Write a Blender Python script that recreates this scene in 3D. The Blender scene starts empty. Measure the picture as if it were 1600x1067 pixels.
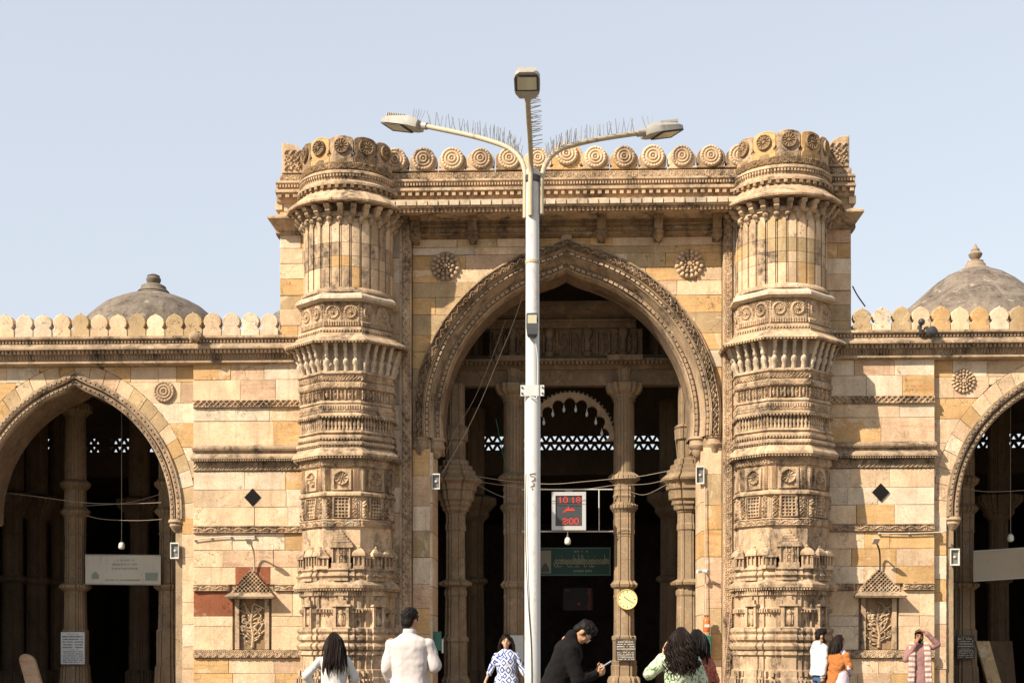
import bpy, bmesh, math, random
import numpy as np
from mathutils import Vector, Matrix, Quaternion
R = math.radians
sc = bpy.context.scene
# ---------------------------------------------------------------- camera
CX, CY, CH = -0.16, -28.0, 1.4          # where the photographer stands
FPX, HOR, YAW = 2100.0, 1010.0, R(2.0)  # focal length in photo pixels, horizon row
cam = bpy.data.objects.new('camera', bpy.data.cameras.new('camera'))
sc.collection.objects.link(cam)
cam.location = (CX, CY, CH); cam.rotation_euler = (R(90), 0, YAW)
cam.data.sensor_width = 36.0; cam.data.lens = FPX/1600*36
cam.data.shift_y = (HOR-533.5)/1600
cam.data.clip_start = 0.1; cam.data.clip_end = 5000
sc.camera = cam
# ---------------------------------------------------------------- light
SUN_AZ, SUN_EL = R(49), R(38)           # from the left, behind the viewer
wd = bpy.data.worlds.new('World'); sc.world = wd; wd.use_nodes = True
nt = wd.node_tree; nt.nodes.clear()
out = nt.nodes.new('ShaderNodeOutputWorld'); bg = nt.nodes.new('ShaderNodeBackground')
sky = nt.nodes.new('ShaderNodeTexSky'); sky.sky_type = 'NISHITA'; sky.sun_disc = False
sky.sun_elevation = SUN_EL
sky.sun_rotation = R(180)+SUN_AZ
sky.altitude = 50; sky.air_density = 1.8; sky.dust_density = 0.3; sky.ozone_density = 3.0
hs = nt.nodes.new('ShaderNodeHueSaturation'); hs.inputs['Saturation'].default_value = 0.42
nt.links.new(sky.outputs[0], hs.inputs['Color']); hz = nt.nodes.new('ShaderNodeMix'); hz.data_type = 'RGBA'; hz.inputs[0].default_value = 0.6   # even winter haze
hz.inputs[7].default_value = (3.55, 3.86, 4.55, 1)
nt.links.new(hs.outputs[0], hz.inputs[6]); nt.links.new(hz.outputs[2], bg.inputs[0]); nt.links.new(bg.outputs[0], out.inputs[0])
bg.inputs[1].default_value = 0.097
sun = bpy.data.objects.new('sun', bpy.data.lights.new('sun', 'SUN'))
sc.collection.objects.link(sun)
sdir = Vector((math.sin(SUN_AZ)*math.cos(SUN_EL), math.cos(SUN_AZ)*math.cos(SUN_EL), -math.sin(SUN_EL)))
sun.rotation_euler = sdir.to_track_quat('-Z', 'Y').to_euler()
sun.location = (-20, -30, 30)
sun.data.energy = 5.0; sun.data.angle = R(0.5); sun.data.color = (1.0, 0.89, 0.73)
vs = sc.view_settings; vs.view_transform = 'Standard'; vs.look = 'None'; vs.exposure = 0.95; vs.gamma = 1.0
vs.use_curve_mapping = False
# ---------------------------------------------------------------- helpers
C = sc.collection
WM = {}
def W(px, py, Y):
    """photo pixel -> point on the upright plane at depth Y"""
    u = (px-800)/FPX; v = (HOR-py)/FPX; s, c = math.sin(YAW), math.cos(YAW)
    t = (Y-CY)/(c+s*u)
    return Vector((CX+t*(-s+c*u), Y, CH+t*v))
def wx(px, Y=0.0): return W(px, HOR, Y).x
def wz(py, Y=0.0, px=885): return W(px, py, Y).z
def reg(o, parent=None, M=None):
    C.objects.link(o)
    M = M.copy() if M is not None else Matrix.Identity(4)
    o.matrix_basis = M
    WM[o.name] = M
    if parent is not None:
        o.parent = parent
        o.matrix_parent_inverse = WM[parent.name].inverted()
    return o
def tag(o, label=None, cat=None, group=None, kind=None):
    if label: o['label'] = label
    if cat: o['category'] = cat
    if group: o['group'] = group
    if kind: o['kind'] = kind
    return o
def thing(name, loc, label, cat, group=None):
    o = bpy.data.objects.new(name, None); o.empty_display_size = 0.3
    reg(o, None, Matrix.Translation(loc)); return tag(o, label, cat, group, 'thing')
def mk_mesh(name, v, f, mat, sharp=None):
    me = bpy.data.meshes.new(name)
    me.from_pydata([tuple(p) for p in v], [], f)
    if mat is not None: me.materials.append(mat)
    if sharp is not None:
        me.polygons.foreach_set('use_smooth', [True]*len(me.polygons))
        me.set_sharp_from_angle(angle=R(sharp))
    me.update(); return me
def inst(name, me, parent=None, M=None):
    return reg(bpy.data.objects.new(name, me), parent, M)
class MB:
    def __init__(s): s.v = []; s.f = []
    def add(s, v, f):
        n = len(s.v); s.v += [Vector(p) for p in v]; s.f += [tuple(i+n for i in q) for q in f]; return s
    def box(s, c, d, M=None):
        x, y, z = d[0]/2, d[1]/2, d[2]/2
        v = [Vector((a*x, b*y, e*z)) for e in (-1, 1) for a, b in ((-1,-1),(1,-1),(1,1),(-1,1))]
        if M is not None: v = [M @ p for p in v]
        v = [p+Vector(c) for p in v]
        return s.add(v, [(3,2,1,0),(4,5,6,7),(0,1,5,4),(1,2,6,5),(2,3,7,6),(3,0,4,7)])
    def bx(s, x0, x1, y0, y1, z0, z1):
        return s.box(((x0+x1)/2,(y0+y1)/2,(z0+z1)/2), (abs(x1-x0),abs(y1-y0),abs(z1-z0)))
    def prism(s, pts, y0, y1, ch=0.0):
        """outline in xz (any order), front at y0; ch = chamfer of the front edge"""
        n = len(pts); ar = sum(pts[i][0]*pts[(i+1)%n][1]-pts[(i+1)%n][0]*pts[i][1] for i in range(n))
        if ar < 0: pts = pts[::-1]
        v = []; f = []
        if ch > 0:
            q = []
            for i in range(n):
                p0, p1, p2 = Vector(pts[i-1]), Vector(pts[i]), Vector(pts[(i+1)%n])
                a = (p1-p0); b = (p2-p1)
                a = a.normalized() if a.length > 1e-7 else b.normalized(); b = b.normalized() if b.length > 1e-7 else a
                na = Vector((-a.y, a.x)); nb = Vector((-b.y, b.x)); m = na+nb
                m = m/max(m.dot(na), .35) if m.length > 1e-4 else na
                q.append(p1+m*ch)
            v = [(p[0],y0,p[1]) for p in q]+[(p[0],y0+ch,p[1]) for p in pts]+[(p[0],y1,p[1]) for p in pts]; L = 3
        else:
            v = [(p[0],y0,p[1]) for p in pts]+[(p[0],y1,p[1]) for p in pts]; L = 2
        f.append(tuple(range(n))); f.append(tuple(range(n*L-1, n*(L-1)-1, -1)))
        for k in range(L-1):
            for i in range(n):
                j = (i+1) % n; f.append((k*n+j, k*n+i, (k+1)*n+i, (k+1)*n+j))
        return s.add(v, f)
    def loft(s, loops, close=True, caps=True):
        n = len(loops[0]); v = [p for l in loops for p in l]; f = []
        for k in range(len(loops)-1):
            for i in range(n if close else n-1):
                j = (i+1) % n; f.append((k*n+i, k*n+j, (k+1)*n+j, (k+1)*n+i))
        if caps:
            f.append(tuple(range(n-1, -1, -1))); f.append(tuple(range((len(loops)-1)*n, len(loops)*n)))
        return s.add(v, f)
    def lathe(s, prof, c=(0,0,0), n=24):
        return s.loft([[Vector(c)+Vector((r*math.cos(2*math.pi*i/n), r*math.sin(2*math.pi*i/n), z)) for i in range(n)] for r, z in prof])
    def tube(s, pts, r, n=8):
        pts = [Vector(p) for p in pts]; rs = r if isinstance(r, (list, tuple)) else [r]*len(pts)
        loops = []; up = None
        for i, p in enumerate(pts):
            d = (pts[min(i+1, len(pts)-1)]-pts[max(i-1, 0)]).normalized()
            if up is None: up = Vector((0,0,1)) if abs(d.z) < .9 else Vector((1,0,0))
            a = d.cross(up).normalized(); b = a.cross(d).normalized(); up = b
            loops.append([p+(a*math.cos(2*math.pi*k/n)+b*math.sin(2*math.pi*k/n))*rs[i] for k in range(n)])
        return s.loft(loops)
    def ball(s, c, rr, nu=12, nv=8, M=None):
        loops = []
        for j in range(nv+1):
            t = -math.pi/2+math.pi*(j+.02)/(nv+.04)
            l = [Vector((rr[0]*math.cos(t)*math.cos(2*math.pi*i/nu), rr[1]*math.cos(t)*math.sin(2*math.pi*i/nu), rr[2]*math.sin(t))) for i in range(nu)]
            if M is not None: l = [M @ p for p in l]
            loops.append([p+Vector(c) for p in l])
        return s.loft(loops)
    def xf(s, M): s.v = [M @ p for p in s.v]; return s
    def mesh(s, name, mat, sharp=None): return mk_mesh(name, s.v, s.f, mat, sharp)
    def build(s, name, mat, parent=None, sharp=None, kind=None):
        o = inst(name, s.mesh(name, mat, sharp), parent)
        if kind: o['kind'] = kind
        return o
def relief(name, mat, parent, fn, w, h, depth, mp, res=0.0115, kind=None, edge=True):
    """carved panel: height field fn(u,v) in 0..1 laid on the surface mp(u,v,d)"""
    nx = max(4, int(w/res)); ny = max(4, int(h/res))
    u = np.linspace(0, w, nx+1); v = np.linspace(0, h, ny+1)
    U, V = np.meshgrid(u, v); H = np.clip(fn(U, V), -1.5, 1.5)*depth*1.5
    ph = (w*7.3+h*3.1+abs(depth)*50) % 6.28; H = H*(.80+.24*np.sin(U*2.9+ph)*np.sin(V*9+U*5.3+ph*2))
    H = H+np.random.default_rng(int(ph*1000)).normal(0, .0016, H.shape)
    if edge: H[0,:] = 0; H[-1,:] = 0; H[:,0] = 0; H[:,-1] = 0
    P = mp(U, V, H)
    X, Y, Z = [np.broadcast_to(a, U.shape) for a in P]
    co = np.stack([X, Y, Z], -1).reshape(-1, 3)
    i = np.arange((nx+1)*(ny+1)).reshape(ny+1, nx+1)
    q = np.stack([i[:-1,:-1], i[:-1,1:], i[1:,1:], i[1:,:-1]], -1).reshape(-1, 4)
    me = bpy.data.meshes.new(name); me.vertices.add(len(co)); me.vertices.foreach_set('co', co.astype(np.float32).ravel())
    me.loops.add(q.size); me.loops.foreach_set('vertex_index', q.astype(np.int32).ravel())
    me.polygons.add(len(q)); me.polygons.foreach_set('loop_start', np.arange(0, q.size, 4, dtype=np.int32))
    me.polygons.foreach_set('use_smooth', np.zeros(len(q), dtype=bool))
    me.update(calc_edges=True); me.validate()
    if mat is not None: me.materials.append(mat)
    o = inst(name, me, parent)
    if kind: o['kind'] = kind
    return o
def plane_map(x0, y, z0):   # front facing panel, lower left corner (x0,z0)
    return lambda U, V, H: (x0+U, y-H, z0+V)
def vplane_map(x0, y, z0):  # pattern runs upwards
    return lambda U, V, H: (x0+V, y-H, z0+U)
# ---- carving patterns (u along, v across)
def P_scroll(h, p):
    def fn(u, v):
        c = h*.5+h*.2*np.sin(2*np.pi*u/p)
        ridge = np.exp(-((v-c)/(.10*h))**2)
        k = np.floor(u/(p/2)); du = (u % (p/2))-p/4; sg = np.where(k % 2 == 0, 1, -1)
        cy = h*.5-sg*.13*h; r = np.hypot(du, v-cy); th = np.arctan2(v-cy, du)
        sp = (.5+.5*np.cos(2*np.pi*r/(.2*h)-th))*(r < .3*h)
        b = ((v < .09*h) | (v > .91*h))*1.0
        return np.maximum(np.maximum(ridge, sp*.9), b)
    return fn
def P_diamond(h, p):
    def fn(u, v):
        a = np.abs(((u+v)/p) % 1-.5); b = np.abs(((u-v)/p) % 1-.5)
        return np.maximum(((a < .13) | (b < .13))*1.0, ((v < .1*h) | (v > .9*h))*1.0)
    return fn
def P_ros(h, p, n=6, fill=.42):
    def fn(u, v):
        du = (u % p)-p/2; dv = v-h/2; r = np.hypot(du, dv)/(fill*min(h, p)); th = np.arctan2(dv, du)
        pet = (r < 1)*(.45+.55*np.cos(n*th)**2)*(r > .3)+(r < .22)*1.0
        ring = np.exp(-((r-1.08)/.12)**2)
        fr = ((np.abs(du) > .46*p) | (v < .07*h) | (v > .93*h))*.8
        return np.maximum(np.maximum(pet*.8, ring), fr)
    return fn
def P_vert(h, p, duty=.5):
    return lambda u, v: ((u/p) % 1 < duty)*1.0
def P_figs(h, p):
    def fn(u, v):
        k = np.floor(u/p); du = (u % p)/p-.5; y = v/h
        fr = (np.abs(du) > .40)*1.0
        ph = (k*2.399) % 1
        body = np.clip(1-((du)/.22)**2-((y-.42)/.36)**2, 0, 1)**.5
        head = np.clip(1-((du-.05*np.sin(k*5))/.12)**2-((y-.78)/.14)**2, 0, 1)**.5
        arms = np.clip(1-((du+.2*np.cos(k*3))/.13)**2-((y-.5)/.22)**2, 0, 1)**.5
        tex = .25*np.sin(y*22+k)*np.sin(du*26+k*2)
        return np.maximum(np.maximum(fr, body*.8+tex*(body > 0)), np.maximum(head, arms*.7))
    return fn
def P_organic(s, seed=0.0):
    def fn(u, v):
        a = u/s; b = v/s
        w = np.sin(6.28*a+2.2*np.sin(5.1*b+seed))+np.sin(6.9*b+2.4*np.sin(5.7*a+1.3+seed))
        return np.clip(w*.55+.3, 0, 1)
    return fn
def P_jali(p, bar=.36):
    return lambda u, v: (((u/p) % 1 < bar) | ((v/p) % 1 < bar))*1.0
def P_niche(w, h):
    """arched niche with a petalled disc between framing strips"""
    def fn(u, v):
        x = np.abs(u-w/2); hw = .21*w
        top = .82*h-(x/hw)**1.6*.22*h
        fr = ((x < hw*1.3) & (v > .02*h) & (v < .93*h))
        inn = (x < hw) & (v < top) & (v > .05*h)
        r = np.hypot(u-w/2, v-.56*h)/(.20*w); th = np.arctan2(v-.56*h, u-w/2)
        disc = (r < 1)*(.35+.35*np.cos(5*th)**2)+np.exp(-((r-1)/.15)**2)*.5
        side = ((x > .34*w) & (x < .46*w))*(.5+.5*np.sin(v*150)*np.sin(u*170))
        z = np.where(fr, .75, 0.15); z = np.where(inn, -.35+disc, z)
        return np.maximum(z, side*.9)
    return fn
def P_lotusrow(w, h, n):
    """round topped merlon panels with flower discs"""
    def fn(u, v):
        p = w/n; du = (u % p)-p/2; y = v/h
        hw = p*.47; arch = np.clip(1-((np.abs(du))/hw)**2.5, 0, 1)**.5
        ins = y < .28+.66*arch
        r = np.hypot(du, v-.58*h)/(.30*min(p, h)); th = np.arctan2(v-.58*h, du)
        disc = (r < 1)*(.5*np.cos(6*th)**2*(r > .3)+(r < .25))+np.exp(-((r-1.05)/.12)**2)
        bot = (y < .2)*(.4+.6*((u/(.05)) % 1 < .55))
        return np.maximum(np.where(ins, .3+.7*np.clip(disc, 0, 1), .0+.7*P_organic(.05)(u, v)), bot)
    return fn
def rosette(name, mat, R_, petals=16, kind='flower'):
    """round carved disc in the xz plane facing -y, centre at the origin"""
    nr, na = 22, petals*8
    v = []; f = []
    for i in range(nr+1):
        r = i/nr
        for j in range(na):
            th = 2*math.pi*j/na
            if kind == 'flower':
                h = 0
                for (ra, rb, n, off) in ((.66, 1.0, petals, 0), (.38, .68, max(6, petals*2//3), .5), (.16, .40, max(5, petals//2), 0)):
                    if ra < r < rb:
                        q = (th*n/(2*math.pi)+off) % 1-.5; m = (r-(ra+rb)/2)/((rb-ra)/2)
                        h = max(h, max(0, 1-(2*q)**2*1.1-m*m*.9)**.5*(1.0 if ra > .5 else 1.25))
                if r < .14: h = 1.2
                h = h*.75
                if r > .99: h = 0
            elif kind == 'rings':
                h = .35+.65*abs(math.cos(r*math.pi*3.6))**.6 if r < .97 else 0
                h *= (1.15-.4*r); h += (.07*math.cos(th*petals) if .70 < r < .95 else 0)
            else:
                h = (.35+.5*math.cos(th*petals/2)**2) if .3 < r < .85 else (.9 if r < .2 else .15)
                if .86 < r < .97: h = .9
                if r >= .99: h = 0
            v.append((R_*r*math.cos(th), -h*R_*.28, R_*r*math.sin(th)))
    for i in range(nr):
        for j in range(na):
            k = (j+1) % na
            f.append((i*na+j, i*na+k, (i+1)*na+k, (i+1)*na+j))
    return mk_mesh(name, v, f, mat)
# ---------------------------------------------------------------- materials
MATS = {}
def nodes(name):
    m = bpy.data.materials.new(name); m.use_nodes = True; t = m.node_tree; t.nodes.clear()
    o = t.nodes.new('ShaderNodeOutputMaterial'); b = t.nodes.new('ShaderNodeBsdfPrincipled')
    t.links.new(b.outputs[0], o.inputs[0]); MATS[name] = m
    return m, t, b
def mixc(t, a, b, fac, mode='MIX'):
    n = t.nodes.new('ShaderNodeMix'); n.data_type = 'RGBA'; n.blend_type = mode
    for k, x in ((0, fac), (6, a), (7, b)):
        if hasattr(x, 'links') or hasattr(x, 'is_linked'): t.links.new(x, n.inputs[k])
        else: n.inputs[k].default_value = x if k == 0 else (x[0], x[1], x[2], 1)
    return n.outputs[2]
def noise(t, vec, scale, detail=5, rough=.6, dist=0.0):
    n = t.nodes.new('ShaderNodeTexNoise'); n.inputs['Scale'].default_value = scale; n.inputs['Detail'].default_value = detail
    n.inputs['Roughness'].default_value = rough; n.inputs['Distortion'].default_value = dist
    if vec is not None: t.links.new(vec, n.inputs['Vector'])
    return n.outputs['Fac']
def rng(t, x, a, b, c=0.0, d=1.0):
    n = t.nodes.new('ShaderNodeMapRange'); t.links.new(x, n.inputs[0])
    for i, q in enumerate((a, b, c, d)): n.inputs[i+1].default_value = q
    return n.outputs[0]
def vmath(t, op, a, b):
    n = t.nodes.new('ShaderNodeVectorMath'); n.operation = op
    for k, x in ((0, a), (1, b)):
        if hasattr(x, 'is_linked'): t.links.new(x, n.inputs[k])
        else: n.inputs[k].default_value = x
    return n.outputs[0]
def fmath(t, op, a, b=0.5):
    n = t.nodes.new('ShaderNodeMath'); n.operation = op
    for k, x in ((0, a), (1, b)):
        if hasattr(x, 'is_linked'): t.links.new(x, n.inputs[k])
        else: n.inputs[k].default_value = x
    return n.outputs[0]
def stone(name, c, grime=.35, lay=0.0, tint=(.60,.35,.17), pale=.25, bump=.6, rough=.9, gcol=(.06,.044,.032), gs=.50):
    c = [x*.74 for x in c]; tint = [x*.74 for x in tint]
    m, t, b = nodes(name)
    geo = t.nodes.new('ShaderNodeNewGeometry'); oi = t.nodes.new('ShaderNodeObjectInfo')
    off = fmath(t, 'MULTIPLY', oi.outputs['Random'], 37.0)
    cv = t.nodes.new('ShaderNodeCombineXYZ')
    for k in range(3): t.links.new(off, cv.inputs[k])
    pos = vmath(t, 'ADD', geo.outputs['Position'], cv.outputs[0])
    big = noise(t, pos, 1.1, 4, .6, .4); med = noise(t, pos, 5.0, 6, .65); fine = noise(t, pos, 34, 5, .7)
    col = mixc(t, [x*.74 for x in c], [min(.92, x*1.16) for x in c], rng(t, big, .3, .7))
    col = mixc(t, col, tint, rng(t, med, .52, .74, 0, .55))
    if lay > 0:
        sv = vmath(t, 'MULTIPLY', pos, (.7, .7, 9.0)); ln = noise(t, sv, 2.2, 4, .55, 1.2)
        col = mixc(t, col, [tint[0]*.85, tint[1]*.7, tint[2]*.6], rng(t, ln, .5, .66, 0, lay))
    col = mixc(t, col, (.58, .50, .38), rng(t, noise(t, pos, 2.3, 7, .7, .8), .6, .72, 0, pale))
    fm = t.nodes.new('ShaderNodeMix'); fm.data_type = 'RGBA'; fm.blend_type = 'MULTIPLY'; fm.inputs[0].default_value = 1
    t.links.new(col, fm.inputs[6])
    g = rng(t, fine, .25, .75, .68, 1.18); cc = t.nodes.new('ShaderNodeCombineColor')
    for k in range(3): t.links.new(g, cc.inputs[k])
    t.links.new(cc.outputs[0], fm.inputs[7]); col = fm.outputs[2]
    # rain streaks, worn lime wash and hairline cracks
    sk = noise(t, vmath(t, 'MULTIPLY', geo.outputs['Position'], (7, 7, .5)), 1.0, 5, .65)
    col = mixc(t, col, [c[0]*.55, c[1]*.47, c[2]*.40], rng(t, sk, .54, .72, 0, .5))
    lw = noise(t, pos, 1.6, 8, .68, 1.1)
    col = mixc(t, col, (.60, .53, .42), rng(t, lw, .60, .635, 0, pale*1.5))
    vo = t.nodes.new('ShaderNodeTexVoronoi'); vo.feature = 'DISTANCE_TO_EDGE'; vo.inputs['Scale'].default_value = 1.7
    wob = t.nodes.new('ShaderNodeTexNoise'); wob.inputs['Scale'].default_value = 5; wob.inputs['Detail'].default_value = 4; t.links.new(pos, wob.inputs['Vector'])
    t.links.new(vmath(t, 'ADD', pos, vmath(t, 'MULTIPLY', wob.outputs['Color'], (.5,.5,.5))), vo.inputs['Vector'])
    ck = fmath(t, 'MULTIPLY', rng(t, vo.outputs['Distance'], .004, .012, 1, 0), rng(t, noise(t, pos, .8, 2), .50, .56))
    col = mixc(t, col, [x*.22 for x in c], fmath(t, 'MULTIPLY', ck, .8))
    # soot and lichen stains, running a little downwards
    wp = geo.outputs['Position']
    sp = vmath(t, 'MULTIPLY', wp, (2.2, 2.2, .8)); st = noise(t, sp, .9, 7, .72, .7); st2 = noise(t, wp, 9, 5, .7)
    gf = fmath(t, 'MULTIPLY', rng(t, st, gs, gs+.16), rng(t, st2, .3, .62))
    col = mixc(t, col, gcol, fmath(t, 'MULTIPLY', gf, grime))
    # per stone value shift
    hv = t.nodes.new('ShaderNodeHueSaturation'); t.links.new(col, hv.inputs['Color'])
    t.links.new(rng(t, oi.outputs['Random'], 0, 1, .90, 1.08), hv.inputs['Value'])
    t.links.new(hv.outputs[0], b.inputs['Base Color'])
    b.inputs['Roughness'].default_value = rough; b.inputs['Specular IOR Level'].default_value = .25
    bp = t.nodes.new('ShaderNodeBump'); bp.inputs['Strength'].default_value = bump; bp.inputs['Distance'].default_value = .02
    hsum = fmath(t, 'ADD', fmath(t, 'MULTIPLY', med, .8), fmath(t, 'MULTIPLY', fine, .5))
    t.links.new(hsum, bp.inputs['Height']); t.links.new(bp.outputs[0], b.inputs['Normal'])
    return m
def plain(name, c, rough=.6, metal=0.0, var=.12, scale=20, bump=0.0, emit=None, spec=.4):
    m, t, b = nodes(name)
    tc = t.nodes.new('ShaderNodeTexCoord'); n = noise(t, tc.outputs['Object'], scale, 4)
    t.links.new(mixc(t, [x*(1-var) for x in c], [min(1, x*(1+var)) for x in c], n), b.inputs['Base Color'])
    b.inputs['Roughness'].default_value = rough; b.inputs['Metallic'].default_value = metal
    b.inputs['Specular IOR Level'].default_value = spec
    if bump:
        bp = t.nodes.new('ShaderNodeBump'); bp.inputs['Strength'].default_value = bump; bp.inputs['Distance'].default_value = .01
        t.links.new(n, bp.inputs['Height']); t.links.new(bp.outputs[0], b.inputs['Normal'])
    if emit:
        b.inputs['Emission Color'].default_value = (*emit[0], 1); b.inputs['Emission Strength'].default_value = emit[1]
    return m
S_cream = stone('sandstone_cream', (.80,.575,.365), .3)
S_pale = stone('sandstone_pale', (.84,.67,.48), .25, pale=.4)
S_ochre = stone('sandstone_ochre', (.72,.46,.21), .25, lay=.5, tint=(.64,.34,.12))
S_pink = stone('sandstone_pink', (.72,.50,.32), .3, lay=.4, tint=(.58,.29,.17))
S_tan = stone('sandstone_tan', (.56,.40,.22), .45)
S_grey = stone('sandstone_grey', (.44,.36,.26), .6)
S_red = stone('sandstone_red', (.36,.12,.055), .2, tint=(.30,.08,.04), pale=.12)
S_carve = stone('carved_sandstone', (.67,.475,.30), 1.0, gs=.435)
S_carve_pale = stone('carved_sandstone_pale', (.72,.58,.42), .6)
S_carve_brown = stone('carved_sandstone_weathered_shaded', (.40,.26,.14), 1.0, gs=.44, tint=(.48,.28,.10))  # weathered brown; its dark base also paints in shade under the great eave
S_cornice = stone('cornice_sandstone_sooty', (.55,.40,.26), 1.0, gs=.45)
S_arch = stone('arch_sandstone', (.52,.37,.235), 1.0, gs=.45)
S_hall = stone('hall_sandstone', (.26,.18,.11), .55, pale=.0, tint=(.22,.14,.07))  # base colour darkened so the interior looks shaded
S_halldark = stone('hall_sandstone_shaded', (.15,.11,.078), .6, pale=.0, tint=(.12,.085,.055))  # shade of the deep hall put into a near-black stone colour
S_mortar = stone('mortar_joint', (.40,.29,.18), .5, pale=.0)
S_soffit = stone('soffit_sandstone_dark', (.28,.19,.12), .9, pale=.1)  # darker brown base than the arch stone, with heavy stains
S_dome = stone('dome_render', (.27,.22,.175), 1.0, tint=(.24,.17,.10), pale=.35, gs=.45)
S_pave = stone('courtyard_paving', (.26,.22,.17), .15, tint=(.22,.17,.11), pale=.1)
SMIX = [(S_cream, 40), (S_pale, 18), (S_ochre, 16), (S_pink, 12), (S_tan, 12), (S_grey, 2)]
def pick(rd, mix=SMIX):
    k = rd.random()*sum(w for _, w in mix)
    for m, w in mix:
        k -= w
        if k <= 0: return m
    return mix[0][0]
def ashlar(parent, rows, x0, x1, Y, hole=None, seed=1, mix=SMIX, lmin=.45, lmax=1.25, dep=.07, gap=.003, fixed={}):
    """courses of single stones; rows = z limits from the top down; hole(z) -> (xa, xb) opening or None"""
    rd = random.Random(seed)
    for r in range(len(rows)-1):
        zt, zb = rows[r], rows[r+1]
        xs = [x0]
        while xs[-1] < x1-.01:
            l = rd.uniform(lmin, lmax); nx = xs[-1]+l
            if nx > x1-lmin*.7: nx = x1
            xs.append(nx)
        for k in range(len(xs)-1):
            a, b = xs[k]+gap, xs[k+1]-gap; za, zz = zb+gap, zt-gap
            mt = fixed.get((r, k)) or pick(rd, mix); pr = rd.uniform(-.006, .010)
            def put(poly, cham=.005):
                mb = MB().prism(poly, Y-pr, Y+dep, cham); n_ = len(poly)
                for iv in range(2*n_): mb.v[iv] += Vector((rd.uniform(-.004,.004), rd.uniform(-.003,.003), rd.uniform(-.004,.004)))
                mb.build('stone_block', mt, parent)
            if hole is None: put([(a,za),(b,za),(b,zz),(a,zz)]); continue
            N = 9; zs = [za+(zz-za)*i/(N-1) for i in range(N)]
            hs_ = [hole(z) for z in zs]
            if all(h is None or h[1] <= a or h[0] >= b for h in hs_): put([(a,za),(b,za),(b,zz),(a,zz)]); continue
            # piece left of the opening
            L = [(z, min(b, h[0]) if h else b) for z, h in zip(zs, hs_)]
            L = [(z, x) for z, x in L if x > a+.03 and x-a > .03]
            Rr = [(z, max(a, h[1]) if h else a) for z, h in zip(zs, hs_)]
            Rr = [(z, x) for z, x in Rr if x < b-.03]
            mid = hole(zs[0])
            if mid and (a+b)/2 < (mid[0]+mid[1])/2 and len(L) > 1:
                put([(a, L[0][0])]+[(x, z) for z, x in L]+[(a, L[-1][0])], .005)
            elif mid and len(Rr) > 1:
                put([(x, z) for z, x in Rr[::-1]]+[(b, Rr[0][0]), (b, Rr[-1][0])], .005)
def dentils(name, mat, parent, x0, x1, Y, z0, z1, dep, pitch, duty=.55, taper=.0):
    m = MB(); n = max(1, int((x1-x0)/pitch)); p = (x1-x0)/n
    for i in range(n):
        x = x0+(i+.5)*p; h = p*duty/2
        m.bx(x-h, x+h, Y-dep, Y+.02, z0, z1)
    return m.build(name, mat, parent, kind='stuff')
def moulding(name, mat, parent, x0, x1, prof, Yback):
    """straight run along x, prof = (y, z) front outline from the top down"""
    lo = [[Vector((x, y, z)) for y, z in prof]+[Vector((x, Yback, prof[-1][1])), Vector((x, Yback, prof[0][1]))] for x in (x0, x1)]
    return MB().loft(lo).build(name, mat, parent)
# ---------------------------------------------------------------- ground
tag(MB().add([(-600,-600,0),(600,-600,0),(600,600,0),(-600,600,0)], [(0,1,2,3)]).build('ground', S_pave), kind='structure')
# ---------------------------------------------------------------- arches
class Arch:
    def __init__(s, xc, hw, zc, rise, dip=0.0):
        s.xc = xc; s.zc = zc; s.R = (hw*hw+rise*rise)/(2*hw); s.e = s.R-hw; s.dip = dip; s.og = .085*hw/3.2
    def pt(s, t, d):
        """t in -1..1 (left foot, crown, right foot), d = distance inside the outer curve"""
        r = s.R-d; pa = math.acos(min(1, s.e/r)); p0 = -s.dip/r
        a = p0+(pa-p0)*(1-abs(t)); x = -s.e+r*math.cos(a); og = s.og*max(0, 1-abs(t)/.09)**2
        return (s.xc+math.copysign(x, t) if abs(t) > 1e-9 else s.xc, s.zc+r*math.sin(a)+og)
    def length(s): return 2*s.R*math.acos(s.e/s.R)
    def half(s, z, d):
        r = s.R-d; q = r*r-(z-s.zc)**2
        return max(0.0, -s.e+math.sqrt(q)) if q > 0 else 0.0
    def apex(s, d): return s.pt(0, d)[1]
def sweep(name, mat, parent, A, prof, n=56, sharp=35):
    """prof = (d, y) cross-section running from the face to the inside"""
    loops = [[Vector((A.pt(t, d)[0], y, A.pt(t, d)[1])) for d, y in prof] for t in np.linspace(-1, 1, 2*n+1)]
    return MB().loft(loops, close=False, caps=False).build(name, mat, parent, sharp)
def arch_beads(name, mat, parent, A, d, y, size, pitch, dep, ratio=.62):
    m = MB(); L = A.length(); n = int(L/pitch)
    for i in range(n):
        t = -1+2*(i+.5)/n
        if abs(t) < .012: continue
        p = A.pt(t, d); q = A.pt(t+.004, d); ang = math.atan2(q[1]-p[1], q[0]-p[0])
        m.box((p[0], y, p[1]), (pitch*ratio, dep, size), Matrix.Rotation(-ang, 3, 'Y'))
    return m.build(name, mat, parent, kind='stuff')
def core(name, mat, parent, x0, x1, z1, y0, y1, A, d, jamb, zj):
    """backing wall with the arched opening cut out"""
    pts = [(x0,0),(x0,z1),(x1,z1),(x1,0)]
    if A: pts += [(A.xc+jamb,0),(A.xc+jamb,zj)]+[A.pt(t, d) for t in np.linspace(1,-1,61)]+[(A.xc-jamb,zj),(A.xc-jamb,0)]
    return MB().prism(pts, y0, y1).build(name, mat, parent)
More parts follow.
